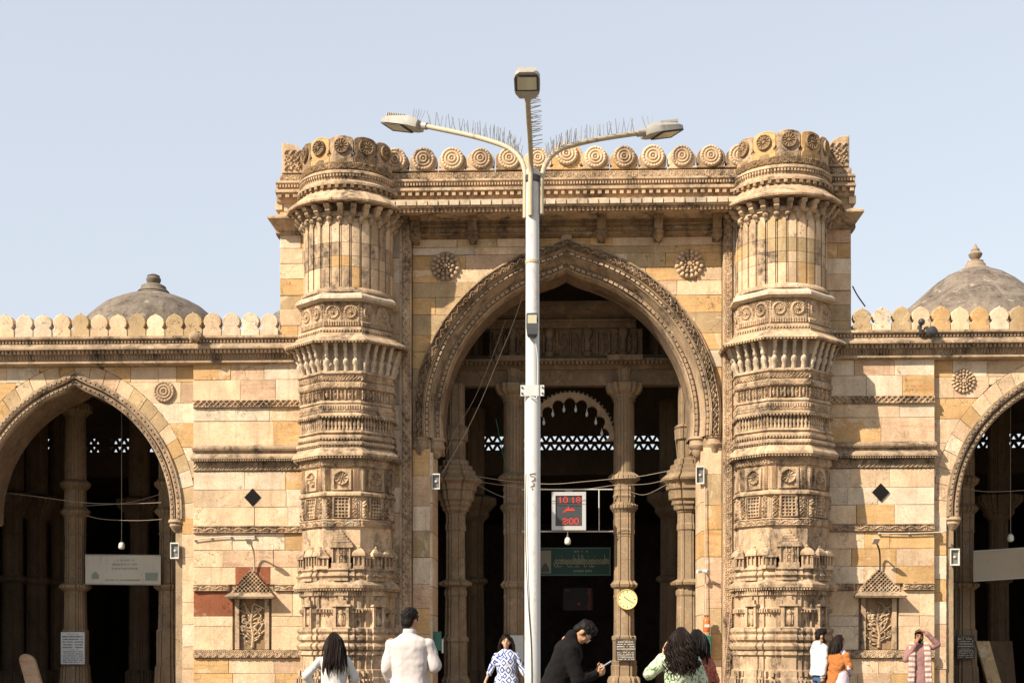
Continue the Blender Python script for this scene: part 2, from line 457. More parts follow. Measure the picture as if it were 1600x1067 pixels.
def merlon_pts(w, h, kind):
    """outline of a battlement leaf, centred on x = 0"""
    L = []
    if kind == 'leaf':      # shoulders, waist, pointed round head
        L = [(-.5,0),(-.5,.30),(-.43,.36),(-.36,.42),(-.44,.50),(-.48,.62),(-.44,.75),(-.33,.87),(-.18,.94),(-.07,.965),(0,1.02)]
    elif kind == 'disc':
        L = [(-.5,0),(-.5,.06),(-.45,.10),(-.41,.15),(-.46,.20),(-.485,.28)]
        for a in range(186, 95, -10): L.append((.492*math.cos(R(a)), .50+.45*math.sin(R(a))))
        L.append((0, 1.04))
    elif kind == 'drum':
        L = [(-.497,0),(-.497,.18),(-.42,.24),(-.40,.30),(-.46,.36),(-.494,.45),(-.497,.80),(-.47,.89),(-.36,.955),(-.15,.99),(0,1.0)]
    pts = [(x*w, z*h) for x, z in L]+[(-x*w, z*h) for x, z in L[::-1] if x < 0]
    return pts
# ================================================================ wing walls
YW, YA = 0.0, 0.13           # pier face, arched panel face
ZW = lambda py: wz(py, 0.0)
AX, AH = {-1: 10.41, 1: 10.16}, 2.30
PE = {-1: 7.84, 1: 7.58}      # outer edge of the pier, left and right
DX = {-1: .06, 1: -.07}       # the gateway sits a little left of the arch axis
wing_arch_z = wz(800, YA); wing_rise = wz(580, YA)-wing_arch_z
leaf = MB().prism(merlon_pts(.40, wz(484,0)-wz(523,0), 'leaf'), -.0, .16, .012)
leaf_m = {}
for nm, mt in (('a', S_pale), ('b', S_cream), ('c', S_ochre), ('d', S_tan)):
    leaf_m[nm] = leaf.mesh('merlon', mt)
def wing(sx):
    side = 'left' if sx < 0 else 'right'
    T = thing('wing_wall', (sx*11, .6, 0), 'cream sandstone screen wall with pointed arch on the %s of the gateway' % side, 'wall')
    Mx = lambda a, b: (min(sx*a, sx*b), max(sx*a, sx*b))
    A = Arch(sx*AX[sx], AH, wing_arch_z, wing_rise, .12)
    rd = random.Random(5+sx)
    top = ZW(560)
    core('wall_core', S_mortar, T, *Mx(5.2, 17), ZW(530), YA+.06, YA+1.1, A, .16, AH-.16, wing_arch_z)
    core('pier_core', S_mortar, T, *Mx(5.2, PE[sx]-.02), ZW(530), YW+.06, YA+.05, None, 0, 0, 0)
    # stones of the pier, course by course
    x0, x1 = Mx(5.2, PE[sx])
    zr = [ZW(p) for p in (563, 590, 622)]; fx = {}
    ashlar(T, zr, x0, x1, YW, seed=11+sx, mix=[(S_pale,4),(S_cream,5),(S_ochre,3),(S_pink,1)], lmin=.5, lmax=1.0)
    ashlar(T, [ZW(p) for p in (634, 655, 693)], x0, x1, YW, seed=21+sx, mix=[(S_cream,5),(S_pink,2),(S_ochre,2),(S_pale,4)], lmin=.8, lmax=1.7)
    ashlar(T, [ZW(p) for p in (734, 763, 790, 820)], x0, x1, YW, seed=31+sx, mix=[(S_cream,6),(S_pale,5),(S_ochre,1)], lmin=.6, lmax=1.5)
    # courses round the niche
    nx = sx*(885-394)/75 if sx < 0 else wx(1373); nw = .36
    ncen = -6.595 if sx < 0 else 6.44
    ztop, zbot = wz(935), wz(1014)
    hole = lambda z: (ncen-nw, ncen+nw) if zbot-.01 < z < ztop+.05 else None
    ashlar(T, [ZW(p) for p in (832, 858, 885, 912)], x0, x1, YW, seed=41+sx, mix=[(S_cream,6),(S_ochre,3),(S_pale,2),(S_pink,1)], lmin=.5, lmax=1.2,
           fixed={(1+(sx < 0), 1): S_red if sx < 0 else S_ochre})
    ashlar(T, [ZW(p) for p in (923, 962, 978, 1015)], x0, ncen-nw-.05, YW, seed=51+sx, mix=[(S_cream,6),(S_pale,3),(S_pink,1)], lmin=.4, lmax=.9,
           fixed={(0, 0): S_red} if sx < 0 else {})
    ashlar(T, [ZW(p) for p in (923, 962, 978, 1015)], ncen+nw+.05, x1, YW, seed=56+sx, mix=[(S_cream,6),(S_pale,3),(S_ochre,1)], lmin=.4, lmax=.9)
    ashlar(T, [ZW(p) for p in (1028, 1052, 1080, 1115)], x0, x1, YW, seed=61+sx, mix=[(S_cream,6),(S_ochre,4),(S_pink,2)], lmin=.5, lmax=1.3)
    # carved bands
    def band(p0, p1, fn, mat, proud=.03, xa=x0, xb=x1, depth=.028):
        z0, z1 = ZW(p1), ZW(p0); h = z1-z0
        MB().bx(xa, xb, YW-proud, YW+.06, z0, z1).build('string_course', mat, T)
        relief('carved_band', mat, T, fn(h), xb-xa-.01, h, depth, plane_map(xa+.005, YW-proud-.002, z0))
    band(622, 634, lambda h: P_diamond(h, .12), S_carve, .035)
    band(820, 831.5, lambda h: P_scroll(h, .30), S_carve, .035)
    if sx < 0:
        band(912, 922.5, lambda h: P_scroll(h, .26), S_carve, .035, x0, ncen-.48); band(912, 922.5, lambda h: P_scroll(h, .26), S_carve, .035, ncen+.48, x1)
    else:
        band(912, 922.5, lambda h: P_scroll(h, .26), S_carve, .035, x0, ncen-.5); band(912, 922.5, lambda h: P_scroll(h, .26), S_carve, .035, ncen+.5, x1)
    band(1015.5, 1027.5, lambda h: P_ros(h, .17, 4), S_carve, .045)
    # middle cornice
    z = ZW
    moulding('ledge', S_cornice, T, x0, x1+(0.02 if sx > 0 else 0), [(YW-.03, z(693)), (YW-.13, z(697)), (YW-.13, z(700)), (YW-.05, z(703)), (YW-.05, z(706))], YW+.05)
    moulding('eave', S_cornice, T, x0-.02, x1+.02, [(YW-.05, z(706.2)), (YW-.17, z(713)), (YW-.17, z(716)), (YW-.02, z(717))], YW+.05)
    dentils('dentil_row', S_cornice, T, x0, x1, YW-.10, z(702), z(699.5), .02, .045)
    dentils('dentil_row', S_cornice, T, x0, x1, YW-.13, z(719), z(715.8), .025, .05)
    band(719, 733, lambda h: P_organic(.09, sx), S_cornice, .02, depth=.02)
    # diamond inlay
    dx, dz = (wx(395), ZW(775)) if sx < 0 else (wx(1376), ZW(771))
    MB().prism([(dx-.18,dz),(dx,dz-.19),(dx+.18,dz),(dx,dz+.19)], YW-.022, YW+.05, .004).build('diamond_inlay', M_black_stone, T)
    # niche with tree tracery under a stepped canopy
    nb = MB(); nb.bx(ncen-nw, ncen+nw, YW+.05, YW+.058, zbot, ztop+.06)
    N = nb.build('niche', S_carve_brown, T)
    w2, h2 = .54, ztop-zbot-.06
    mtree = MB(); rt = random.Random(3+sx)
    yb = YW+.03
    mtree.tube([(ncen,yb,zbot+.04),(ncen+.02,yb,zbot+.3),(ncen-.03,yb-.01,zbot+.55),(ncen+.01,yb,ztop-.12)], [.04,.03,.028,.018], 6)
    for i in range(22):
        s = 1 if i % 2 else -1; zz = zbot+.12+(ztop-zbot-.36)*i/22
        px_, pz_, a = ncen, zz, R(90-s*rt.uniform(40, 80)); P = [(px_, yb, pz_)]
        ln = rt.randint(9, 13); far = rt.uniform(.12, .26); turn = rt.choice((1, 1, -1))*s
        for k in range(ln):
            px_ += .036*math.cos(a); pz_ += .036*math.sin(a)
            if abs(px_-ncen) < far: a += s*rt.uniform(-.25, .25)
            else: a += turn*.75
            px_ = min(max(px_, ncen-.29), ncen+.29); pz_ = min(max(pz_, zbot+.05), ztop-.05); P.append((px_, yb-.012*(k % 3), pz_))
        mtree.tube(P, [.018]*(len(P)-2)+[.024, .030], 5)
    mtree.build('tree_tracery', S_carve, N, 40)
    for s in (-1, 1): MB().bx(ncen+s*(nw-.045)-.045, ncen+s*(nw-.045)+.045, YW-.02, YW+.05, zbot, ztop).build('niche_jamb', S_carve, N)
    zc = wz(930)
    cm = MB(); cm.loft([[Vector((ncen+a*q, YW-b, zz)) for a, b in ((-1,.0),(-1,dd),(1,dd),(1,.0))] for q, dd, zz in ((.50,.26,zc-.06),(.52,.28,zc-.02),(.46,.20,zc+.04),(.40,.12,zc+.07))])
    cm.v = [Vector((p.x, min(p.y, YW+.05), p.z)) for p in cm.v]
    cm.build('canopy_eave', S_cornice, N)
    zp = wz(895)
    MB().prism([(ncen-.44,zc+.06),(ncen-.30,zc+.20),(ncen-.15,zp-.06),(ncen,zp+.05),(ncen+.15,zp-.06),(ncen+.30,zc+.20),(ncen+.44,zc+.06)], YW-.05, YW+.05, .01).build('canopy', S_carve, N)
    def pyr(u, v):
        w = .88; H_ = zp-zc+.06; x = np.abs(u-w/2)/(w/2); ok = (v/H_) < (1-x*.98)
        return np.where(ok, .2+.8*((np.abs(((u+v)/.085) % 1-.5) < .17) | (np.abs(((u-v)/.085) % 1-.5) < .17)), -1.0)
    relief('canopy_carving', S_carve, N, pyr, .88, zp-zc, .06, plane_map(ncen-.44, YW-.045, zc+.06), res=.01, edge=False)
    # arched panel: ring of voussoirs, coursed stones beyond it
    xa, xb = Mx(PE[sx]+.01, 16.5)
    nV = 26; ro = random.Random(77+sx)
    mz = [(S_cream,7),(S_ochre,3),(S_pink,1),(S_pale,1),(S_tan,3)]
    for i in range(nV):
        t0, t1 = -1+2*i/nV, -1+2*(i+1)/nV; g = .0009
        ln = -.295
        tt = [t0+g+(t1-t0-2*g)*k/3 for k in range(4)]
        pts = [A.pt(t, .02) for t in tt]+[A.pt(t, ln) for t in tt[::-1]]
        pts = [(x, min(zz, ZW(566))) for x, zz in pts]
        MB().prism(pts, YA-ro.uniform(-.004,.008), YA+.07, .006).build('voussoir', pick(ro, mz), T)
    def ho(z):
        if z < wing_arch_z-.05: return (A.xc-AH-.0, A.xc+AH+.0)
        h = A.half(z, -.302); return (A.xc-h, A.xc+h) if h > .02 else None
    rows = [ZW(p) for p in (566, 591, 624, 656, 694, 716, 735, 765, 800, 832, 868, 905, 940, 975, 1010, 1045, 1080, 1115)]
    ashlar(T, rows, xa, xb, YA, ho, seed=71+sx, mix=[(S_cream,6),(S_pale,4),(S_ochre,3),(S_pink,2),(S_tan,1)], lmin=.35, lmax=.95)
    # moulded arch
    sweep('archivolt', S_arch, T, A, [(-.005,YA+.02),(-.005,YA-.055),(.045,YA-.055),(.05,YA-.03),(.075,YA-.03),(.085,YA-.055),(.12,YA-.04),(.14,YA+.06),(.16,YA+.07)])
    arch_beads('bead_row', S_arch, T, A, .062, YA-.045, .036, .11, .04, .7)
    sweep('archivolt', S_arch, T, A, [(.155,YA+.05),(.165,YA+.0),(.19,YA+.0),(.20,YA+.03),(.22,YA+.03),(.235,YA+.01),(.27,YA+.03),(.285,YA+.12)])
    arch_beads('bead_row', S_arch, T, A, .21, YA+.005, .034, .11, .04, .7)
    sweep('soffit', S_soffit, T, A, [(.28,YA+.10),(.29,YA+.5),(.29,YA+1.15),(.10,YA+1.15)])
    for s in (-1, 1):
        p = A.pt(s, .14)
        MB().lathe([(.17,p[1]+.0),(.19,p[1]-.06),(.15,p[1]-.10),(.16,p[1]-.14),(.10,p[1]-.22),(.06,p[1]-.27)], (p[0], YA+.1, 0), 12).build('arch_corbel', S_arch, T, 40)
        MB().bx(p[0]-.14, p[0]+.14, YA+.12, YA+1.1, p[1]-.04, p[1]+.02).build('impost', S_arch, T)
    # medallion
    mx_, mz_, mr = (wx(257,YA), wz(608,YA), .235) if sx < 0 else (wx(1505,YA), wz(600,YA), .255)
    inst('medallion', rosette('medallion', S_carve, mr, 18, 'rings' if sx < 0 else 'flower'), T, Matrix.Translation((mx_, YA-.01, mz_)))
    # cornice and battlements
    xl, xr = Mx(5.45, 17)
    moulding('cornice', S_cornice, T, xl, xr, [(YW-.04,z(522.5)),(YW-.20,z(523)),(YW-.20,z(526.5)),(YW-.10,z(529)),(YW-.10,z(533)),(YW-.15,z(535)),(YW-.15,z(537)),(YW-.28,z(541)),(YW-.28,z(544.5)),(YW-.16,z(546)),(YW-.13,z(550)),(YW-.10,z(551)),(YW-.07,z(560)),(YW-.12,z(562)),(YW-.12,z(564)),(YW-.01,z(566))], YA+.5)
    dentils('dentil_row', S_cornice, T, xl, xr, YW-.10, z(532.5), z(528.5), .05, .072)
    dentils('dentil_row', S_cornice, T, xl, xr, YW-.13, z(550), z(545.2), .09, .085, .6)
    relief('fluted_frieze', S_cornice, T, P_vert(1, .062, .5), xr-xl-.02, z(551.5)-z(559), .03, lambda U,V,H: (xl+.01+U, YW-.072-(V/(z(551.5)-z(559)))*.03-H, z(559)+V), res=.0155)
    i = 0; x = 5.97+DX[sx]
    while x < 17:
        me = leaf_m[rd.choice('aabbbcd')]
        inst('merlon', me, T, Matrix.Translation((sx*(x+.2), YW-.04+rd.uniform(-.012,.012), z(523)+.001)) @ Matrix.Rotation(R(rd.uniform(-1,1)), 4, 'Y') @ Matrix.Diagonal((rd.uniform(.95,.995), 1, rd.uniform(.95,1.02), 1)))
        x += .4; i += 1
    return T
M_black_stone = plain('black_stone', (.012,.010,.010), .9, spec=.08)
wing_L = wing(-1); wing_R = wing(1)
# ================================================================ central gateway
YP, YF = 0.17, 0.02          # recessed face round the arch, flanking strips
ZP = lambda py: wz(py, YP)
PA = Arch(0.0, 3.21, ZP(654), ZP(380)-ZP(654), .38)
P = thing('gateway', (0, .8, 0), 'tall central sandstone gateway with pointed arch and disc battlements', 'gateway')
core('wall_core', S_mortar, P, -3.25, 3.25, ZP(300), YP+.06, YP+1.1, PA, .3, 2.86, ZP(690))
for s in (-1, 1):
    MB().bx(s*3.24, s*(5.92+DX[s]), YF+.07, YP+1.3, 0, ZP(300)).build('side_core', S_mortar, P)
# stones round the arch
def ho(z):
    if z < ZP(700): return (-2.86, 2.86)
    h = PA.half(z, .1) if z > PA.zc else PA.half(PA.zc, .1); return (-h, h) if h > .02 else None
prow = [ZP(p) for p in (372, 385, 397, 419, 440, 463, 490, 522, 548, 575, 604, 640, 672, 700, 742, 790, 828, 870, 912, 950, 990, 1030, 1070, 1115)]
ashlar(P, prow, -3.235, 3.235, YP, ho, seed=9, mix=[(S_cream,5),(S_ochre,6),(S_pale,2),(S_tan,4),(S_pink,2)], lmin=.45, lmax=1.5)
for s in (-1, 1):
    a, b = sorted((s*3.25, s*5.95))
    srow = [wz(p, YF) for p in (278, 300, 326, 352, 384, 408, 432, 458, 480, 505, 530)]
    if s < 0: ashlar(P, srow, -6.01, -4.9, YF, None, 101, [(S_cream,5),(S_ochre,6),(S_pale,2),(S_tan,4)], .35, .7); 
    else: ashlar(P, srow, 4.8, 5.88, YF, None, 102, [(S_ochre,5),(S_tan,5),(S_cream,2),(S_pale,2),(S_pink,2)], .35, .6)
    irow = [wz(p, YF) for p in (300, 352, 400, 440, 480, 520, 552, 590, 630, 670, 712, 760, 800, 840, 885, 930, 975, 1020, 1065, 1115)]
    c0, c1 = sorted((s*3.45, s*4.3))
    ashlar(P, irow, c0, c1, YF, None, 111+s, [(S_cream,4),(S_pale,3),(S_tan,5),(S_grey,2)], .8, .9)
    # carved upright band beside the arch panel
    c0, c1 = sorted((s*3.245, s*3.44))
    MB().bx(c0, c1, YF-.03, YF+.1, 0.2, wz(330, YF)).build('pilaster_strip', S_carve, P)
    hgt = wz(338, YF)-.25
    relief('carved_band', S_carve, P, P_ros(.17, .17, 4, .44), hgt, .175, .028, vplane_map(c0+.01, YF-.032, .25), res=.0125)
    MB().bx(c0 if s > 0 else c0-.05, c1+.05 if s > 0 else c1, YF-.012, YF+.1, .2, wz(330, YF)).build('pilaster_edge', S_carve_pale, P)
    # jamb of the doorway
    j0, j1 = sorted((s*2.86, s*2.80))
    zr = [ZP(p) for p in (705, 745, 785, 830, 870, 915, 960, 1005, 1050, 1115)]
    rj = random.Random(30+s)
    for k in range(len(zr)-1):
        MB().bx(s*2.872, s*2.815, YP+.0, YP+1.25, zr[k+1]+.006, zr[k]-.006).build('jamb_stone', pick(rj), P)
# mouldings of the great arch, stepping back into the opening
sweep('archivolt', S_arch, P, PA, [(-.01,YP+.02),(-.01,YP-.08),(.02,YP-.09),(.03,YP-.075),(.20,YP-.075),(.215,YP-.09),(.235,YP-.07),(.24,YP-.02)], 70)
Ltot = PA.length()+2*.38
def archmap(U, V, H):
    t = np.clip(-1+2*U/Ltot, -1, 1); xs = np.empty_like(U); zs = np.empty_like(U)
    r = PA.R-(.205-V); pa = np.arccos(PA.e/r); p0 = -.38/r
    a = p0+(pa-p0)*(1-np.abs(t)); xs = np.sign(t)*(-PA.e+r*np.cos(a)); zs = PA.zc+r*np.sin(a)+PA.og*np.clip(1-np.abs(t)/.09, 0, 1)**2
    return xs, YP-.077-H, zs
relief('carved_archivolt', S_arch, P, P_scroll(.175, .21), Ltot, .175, .055, archmap, res=.0125)
sweep('archivolt', S_arch, P, PA, [(.235,YP-.06),(.245,YP+.0),(.305,YP+.0),(.31,YP-.02),(.325,YP-.02),(.33,YP+.02),(.36,YP+.10),(.42,YP+.22),(.44,YP+.22),(.45,YP+.27),(.51,YP+.27),(.515,YP+.23),(.55,YP+.26),(.56,YP+.32),(.585,YP+.40)], 70)
arch_beads('bead_row', S_arch, P, PA, .275, YP-.05, .045, .125, .05, .72)
arch_beads('bead_row', S_arch, P, PA, .48, YP+.185, .05, .13, .06, .72)
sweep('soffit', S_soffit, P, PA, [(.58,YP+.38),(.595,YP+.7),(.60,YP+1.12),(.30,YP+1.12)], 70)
for s in (-1, 1):
    for d, yy, r in ((.10, YP+.02, .17), (.42, YP+.25, .19)):
        p = PA.pt(s, d)
        MB().lathe([(r,p[1]+.02),(r*1.1,p[1]-.03),(r*.9,p[1]-.06),(r*.95,p[1]-.14),(r*1.1,p[1]-.16),(r*1.05,p[1]-.20),(r*.7,p[1]-.25),(r*.62,p[1]-.33),(r*.3,p[1]-.40)], (p[0], yy+.06, 0), 12).build('arch_corbel', S_arch, P, 40)
    p = PA.pt(s, .42); a_, b_ = sorted((p[0]-s*.12, s*2.95))
    MB().bx(a_, b_, YP+.3, YP+1.12, p[1]-.25, p[1]+.02).build('impost', S_arch, P)
# finial leaf on the crown
ax_, az_ = PA.pt(0, 0)
MB().prism([(-.13,az_-.05),(-.10,az_+.05),(-.03,az_+.10),(0,az_+.18),(.03,az_+.10),(.10,az_+.05),(.13,az_-.05)], YP-.1, YP+.02, .01).build('crown_leaf', S_arch, P)
# medallions
med = rosette('medallion', S_carve, .31, 16, 'flower')
for px, py in ((696, 417), (1077, 413)):
    p = W(px, py, YP); inst('medallion', med, P, Matrix.Translation((p.x, YP-.02, p.z)))
# entablature under the great eave
zz = ZP
moulding('frieze', S_carve_brown, P, -3.24, 3.24, [(YP-.22,zz(326)),(YP-.22,zz(331)),(YP-.10,zz(334)),(YP-.10,zz(338)),(YP-.13,zz(340)),(YP-.12,zz(352)),(YP-.16,zz(353)),(YP-.16,zz(355)),(YP-.09,zz(356)),(YP-.09,zz(365)),(YP-.13,zz(366)),(YP-.13,zz(368)),(YP-.01,zz(372))], YP+.1)  # stained stone, its colour darkened to deepen the eave's shade
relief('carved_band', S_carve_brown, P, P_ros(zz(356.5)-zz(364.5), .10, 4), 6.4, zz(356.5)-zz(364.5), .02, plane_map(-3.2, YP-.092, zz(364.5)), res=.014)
bk = MB()   # eave bracket: strut with pendant
bk.bx(-.09,.09,-.55,.05,-.16,0).bx(-.075,.075,-.42,.05,-.30,-.16).bx(-.065,.065,-.30,.05,-.50,-.30)
bk.lathe([(.085,-.50),(.095,-.54),(.075,-.57),(.09,-.62),(.07,-.66),(.035,-.70),(.01,-.74)], (0,-.2,0), 10)
bk.bx(-.055,.055,-.12,.05,-.70,-.50)
bk.v = [Vector((p.x*1.35, p.y, p.z*1.05)) for p in bk.v]
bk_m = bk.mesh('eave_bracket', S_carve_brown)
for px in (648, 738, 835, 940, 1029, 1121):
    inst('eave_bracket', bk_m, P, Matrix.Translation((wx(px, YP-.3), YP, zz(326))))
# great eave between the towers, made of dressed slabs
YE = -.72; ze = lambda py: wz(py, YE)
moulding('eave', S_carve, P, -3.75, 3.75, [(YP-.1,ze(302)),(YE+.10,ze(308.5)),(YE,ze(309.5)),(YE,ze(312)),(YE+.03,ze(319)),(YE+.05,ze(321)),(YE+.16,ze(321.5)),(YP-.1,ze(325))], YP+.2)
n = 34
for i in range(n):
    x = -3.7+7.4*(i+.5)/n
    o = MB().prism([(x-.095,ze(318.8)),(x+.095,ze(318.8)),(x+.095,ze(311)),(x-.095,ze(311))], YE-.008, YE+.05, .006).build('eave_slab', S_carve_pale, P)
dentils('dentil_row', S_carve, P, -3.7, 3.7, YE+.12, ze(327), ze(321.8), .04, .085, .5)
# cornice and disc battlements, running round to the outer corners
for (xa, xb, yb) in ((-3.9, 3.9, -.30), (-6.06, -4.6, -.10), (4.5, 5.93, -.10)):
    q = lambda py: wz(py, yb-.05)
    moulding('cornice', S_carve, P, xa, xb, [(yb+.02,q(277)),(yb-.08,q(278)),(yb-.08,q(281)),(yb-.02,q(284)),(yb+.0,q(289)),(yb-.05,q(291.5)),(yb-.12,q(293)),(yb-.12,q(297)),(yb+.0,q(299)),(yb+.03,q(308)),(yb+.1,q(310))], YP+.8)
    dentils('dentil_row', S_carve, P, xa, xb, yb-.02, q(287.5), q(283.5), .04, .06)
    dentils('dentil_row', S_carve, P, xa, xb, yb+.0, q(304), q(297.6), .09, .15, .5)
    MB().bx(xa+.06, xb-.06, yb+.05, yb+.30, q(277)-.01, q(265)).build('parapet', S_carve, P)
    relief('carved_band', S_carve, P, P_ros(q(265.5)-q(276.5), .155, 4), xb-xa-.14, q(265.5)-q(276.5), .025, plane_map(xa+.07, yb+.048, q(276.5)), res=.0125)
    if xa < -5 or xa > 4:
        s = -1 if xa < 0 else 1
        # corner eave
        xe0, xe1 = sorted((s*4.6, s*6.28)); yy = -.45; g = lambda py: wz(py, yy)
        m = MB(); lo = []
        for ex, ey, ez in ((5.93, .0, g(318)), (6.14, -.34, g(330)), (6.14, -.34, g(333)), (5.97, -.05, g(349))):
            lo.append([Vector((s*4.5, ey, ez)), Vector((s*(ex+DX[s]), ey, ez)), Vector((s*(ex+DX[s]), 1.3, ez)), Vector((s*4.5, 1.3, ez))])
        MB().loft(lo).build('corner_eave', S_carve, P)
        moulding('corner_frieze', S_cornice, P, *sorted((s*4.5, s*(6.02+DX[s]))), [(-.12,g(334)),(-.12,g(336)),(-.06,g(337)),(-.05,g(348)),(-.08,g(349)),(-.08,g(351)),(.0,g(353))], .3)
        MB().bx(s*(5.9+DX[s]), s*(6.04+DX[s]), -.02, 1.4, g(312), g(300)).build('corner_block', S_cream, P)
rdm = random.Random(4)
mh = wz(231,-.25)-wz(265,-.25)
dm = {}
for k, mt in (('a', S_carve), ('b', S_cream), ('c', S_carve_brown), ('d', S_ochre)):
    dm[k] = MB().prism(merlon_pts(.585, mh, 'disc'), -.06, .12, .012).mesh('disc_merlon', mt)
ring_m = {k: rosette('disc', mt, .245, 20, 'rings') for k, mt in (('a', S_carve), ('b', S_cream), ('c', S_carve_brown))}
big = MB().prism(merlon_pts(.66, mh*1.32, 'disc'), -.06, .12, .012).mesh('disc_merlon', S_ochre)
for i in range(-6, 7):
    x = i*.592; zb = wz(265, -.25)
    k = rdm.choice('aabbcd')
    o = inst('disc_merlon', big if i == 0 else dm[k], P, Matrix.Translation((x+rdm.uniform(-.008,.008), -.19+rdm.uniform(-.012,.012), zb)) @ Matrix.Rotation(R(rdm.uniform(-1.5,1.5)), 4, 'Y') @ Matrix.Diagonal((1, 1, rdm.uniform(.94,1.03), 1)))
    me = ring_m[rdm.choice('aabc')]
    inst('disc', me, o, Matrix.Translation((x, -.262, zb+mh*(.54 if i else .70))) @ Matrix.Rotation(R(rdm.uniform(0,90)), 4, 'Y') @ Matrix.Scale(rdm.uniform(.86,1.0), 4))
for s in (-1, 1):
    for x, kx in ((5.62+DX[s], 1),):
        zb = wz(265, -.1)
        pts = [(-.27,0),(.27,0),(.27,.10),(.22,.16),(.23,.3),(.16,.46),(.02,.58),(-.12,.63),(-.27,.64)]
        pts = [(-s*a, b) for a, b in pts]
        o = MB().prism([(s*x+a*1.0, zb+b) for a, b in pts], -.08, .10, .012).build('corner_merlon', S_carve, P)
        x0 = s*x-.22
        relief('scroll_carving', S_carve, o, lambda u, v: P_organic(.13, .7)(u, v), .36, .42, .04, plane_map(s*x-(.22 if s < 0 else .14), -.082, zb+.06), res=.012)
    # the return of the parapet along the side
    zb = wz(265, -.1)
    MB().bx(s*(5.80+DX[s]), s*(5.92+DX[s]), .12, 1.3, zb, zb+.5).build('parapet_return', S_carve, P)
# ================================================================ towers
TX, TY = 4.565, -.08
def plan_pts(kind, r, n=72):
    if kind == 'c': return [(r*math.cos(2*math.pi*i/n), r*math.sin(2*math.pi*i/n)) for i in range(n)]
    if kind == 'p': return [(r*math.cos(2*math.pi*(i+.5)/20), r*math.sin(2*math.pi*(i+.5)/20)) for i in range(20)]
    if kind == 'o': return [(r/math.cos(R(22.5))*math.cos(R(22.5+45*i)), r/math.cos(R(22.5))*math.sin(R(22.5+45*i))) for i in range(8)]
    L = []
    for k in range(8):
        a = R(45*k); nx_, ny_ = math.cos(a), math.sin(a); tx_, ty_ = -ny_, nx_
        for u, d in ((-.385, 1.0), (-.29, 1.0), (-.285, 1.055), (-.16, 1.055), (-.155, 1.10), (.155, 1.10), (.16, 1.055), (.285, 1.055), (.29, 1.0), (.385, 1.0)):
            L.append((r*(nx_*d+tx_*u), r*(ny_*d+ty_*u)))
    return L
FA = [-180, -135, -90, -45, 0]
TAN = math.tan(R(22.5))
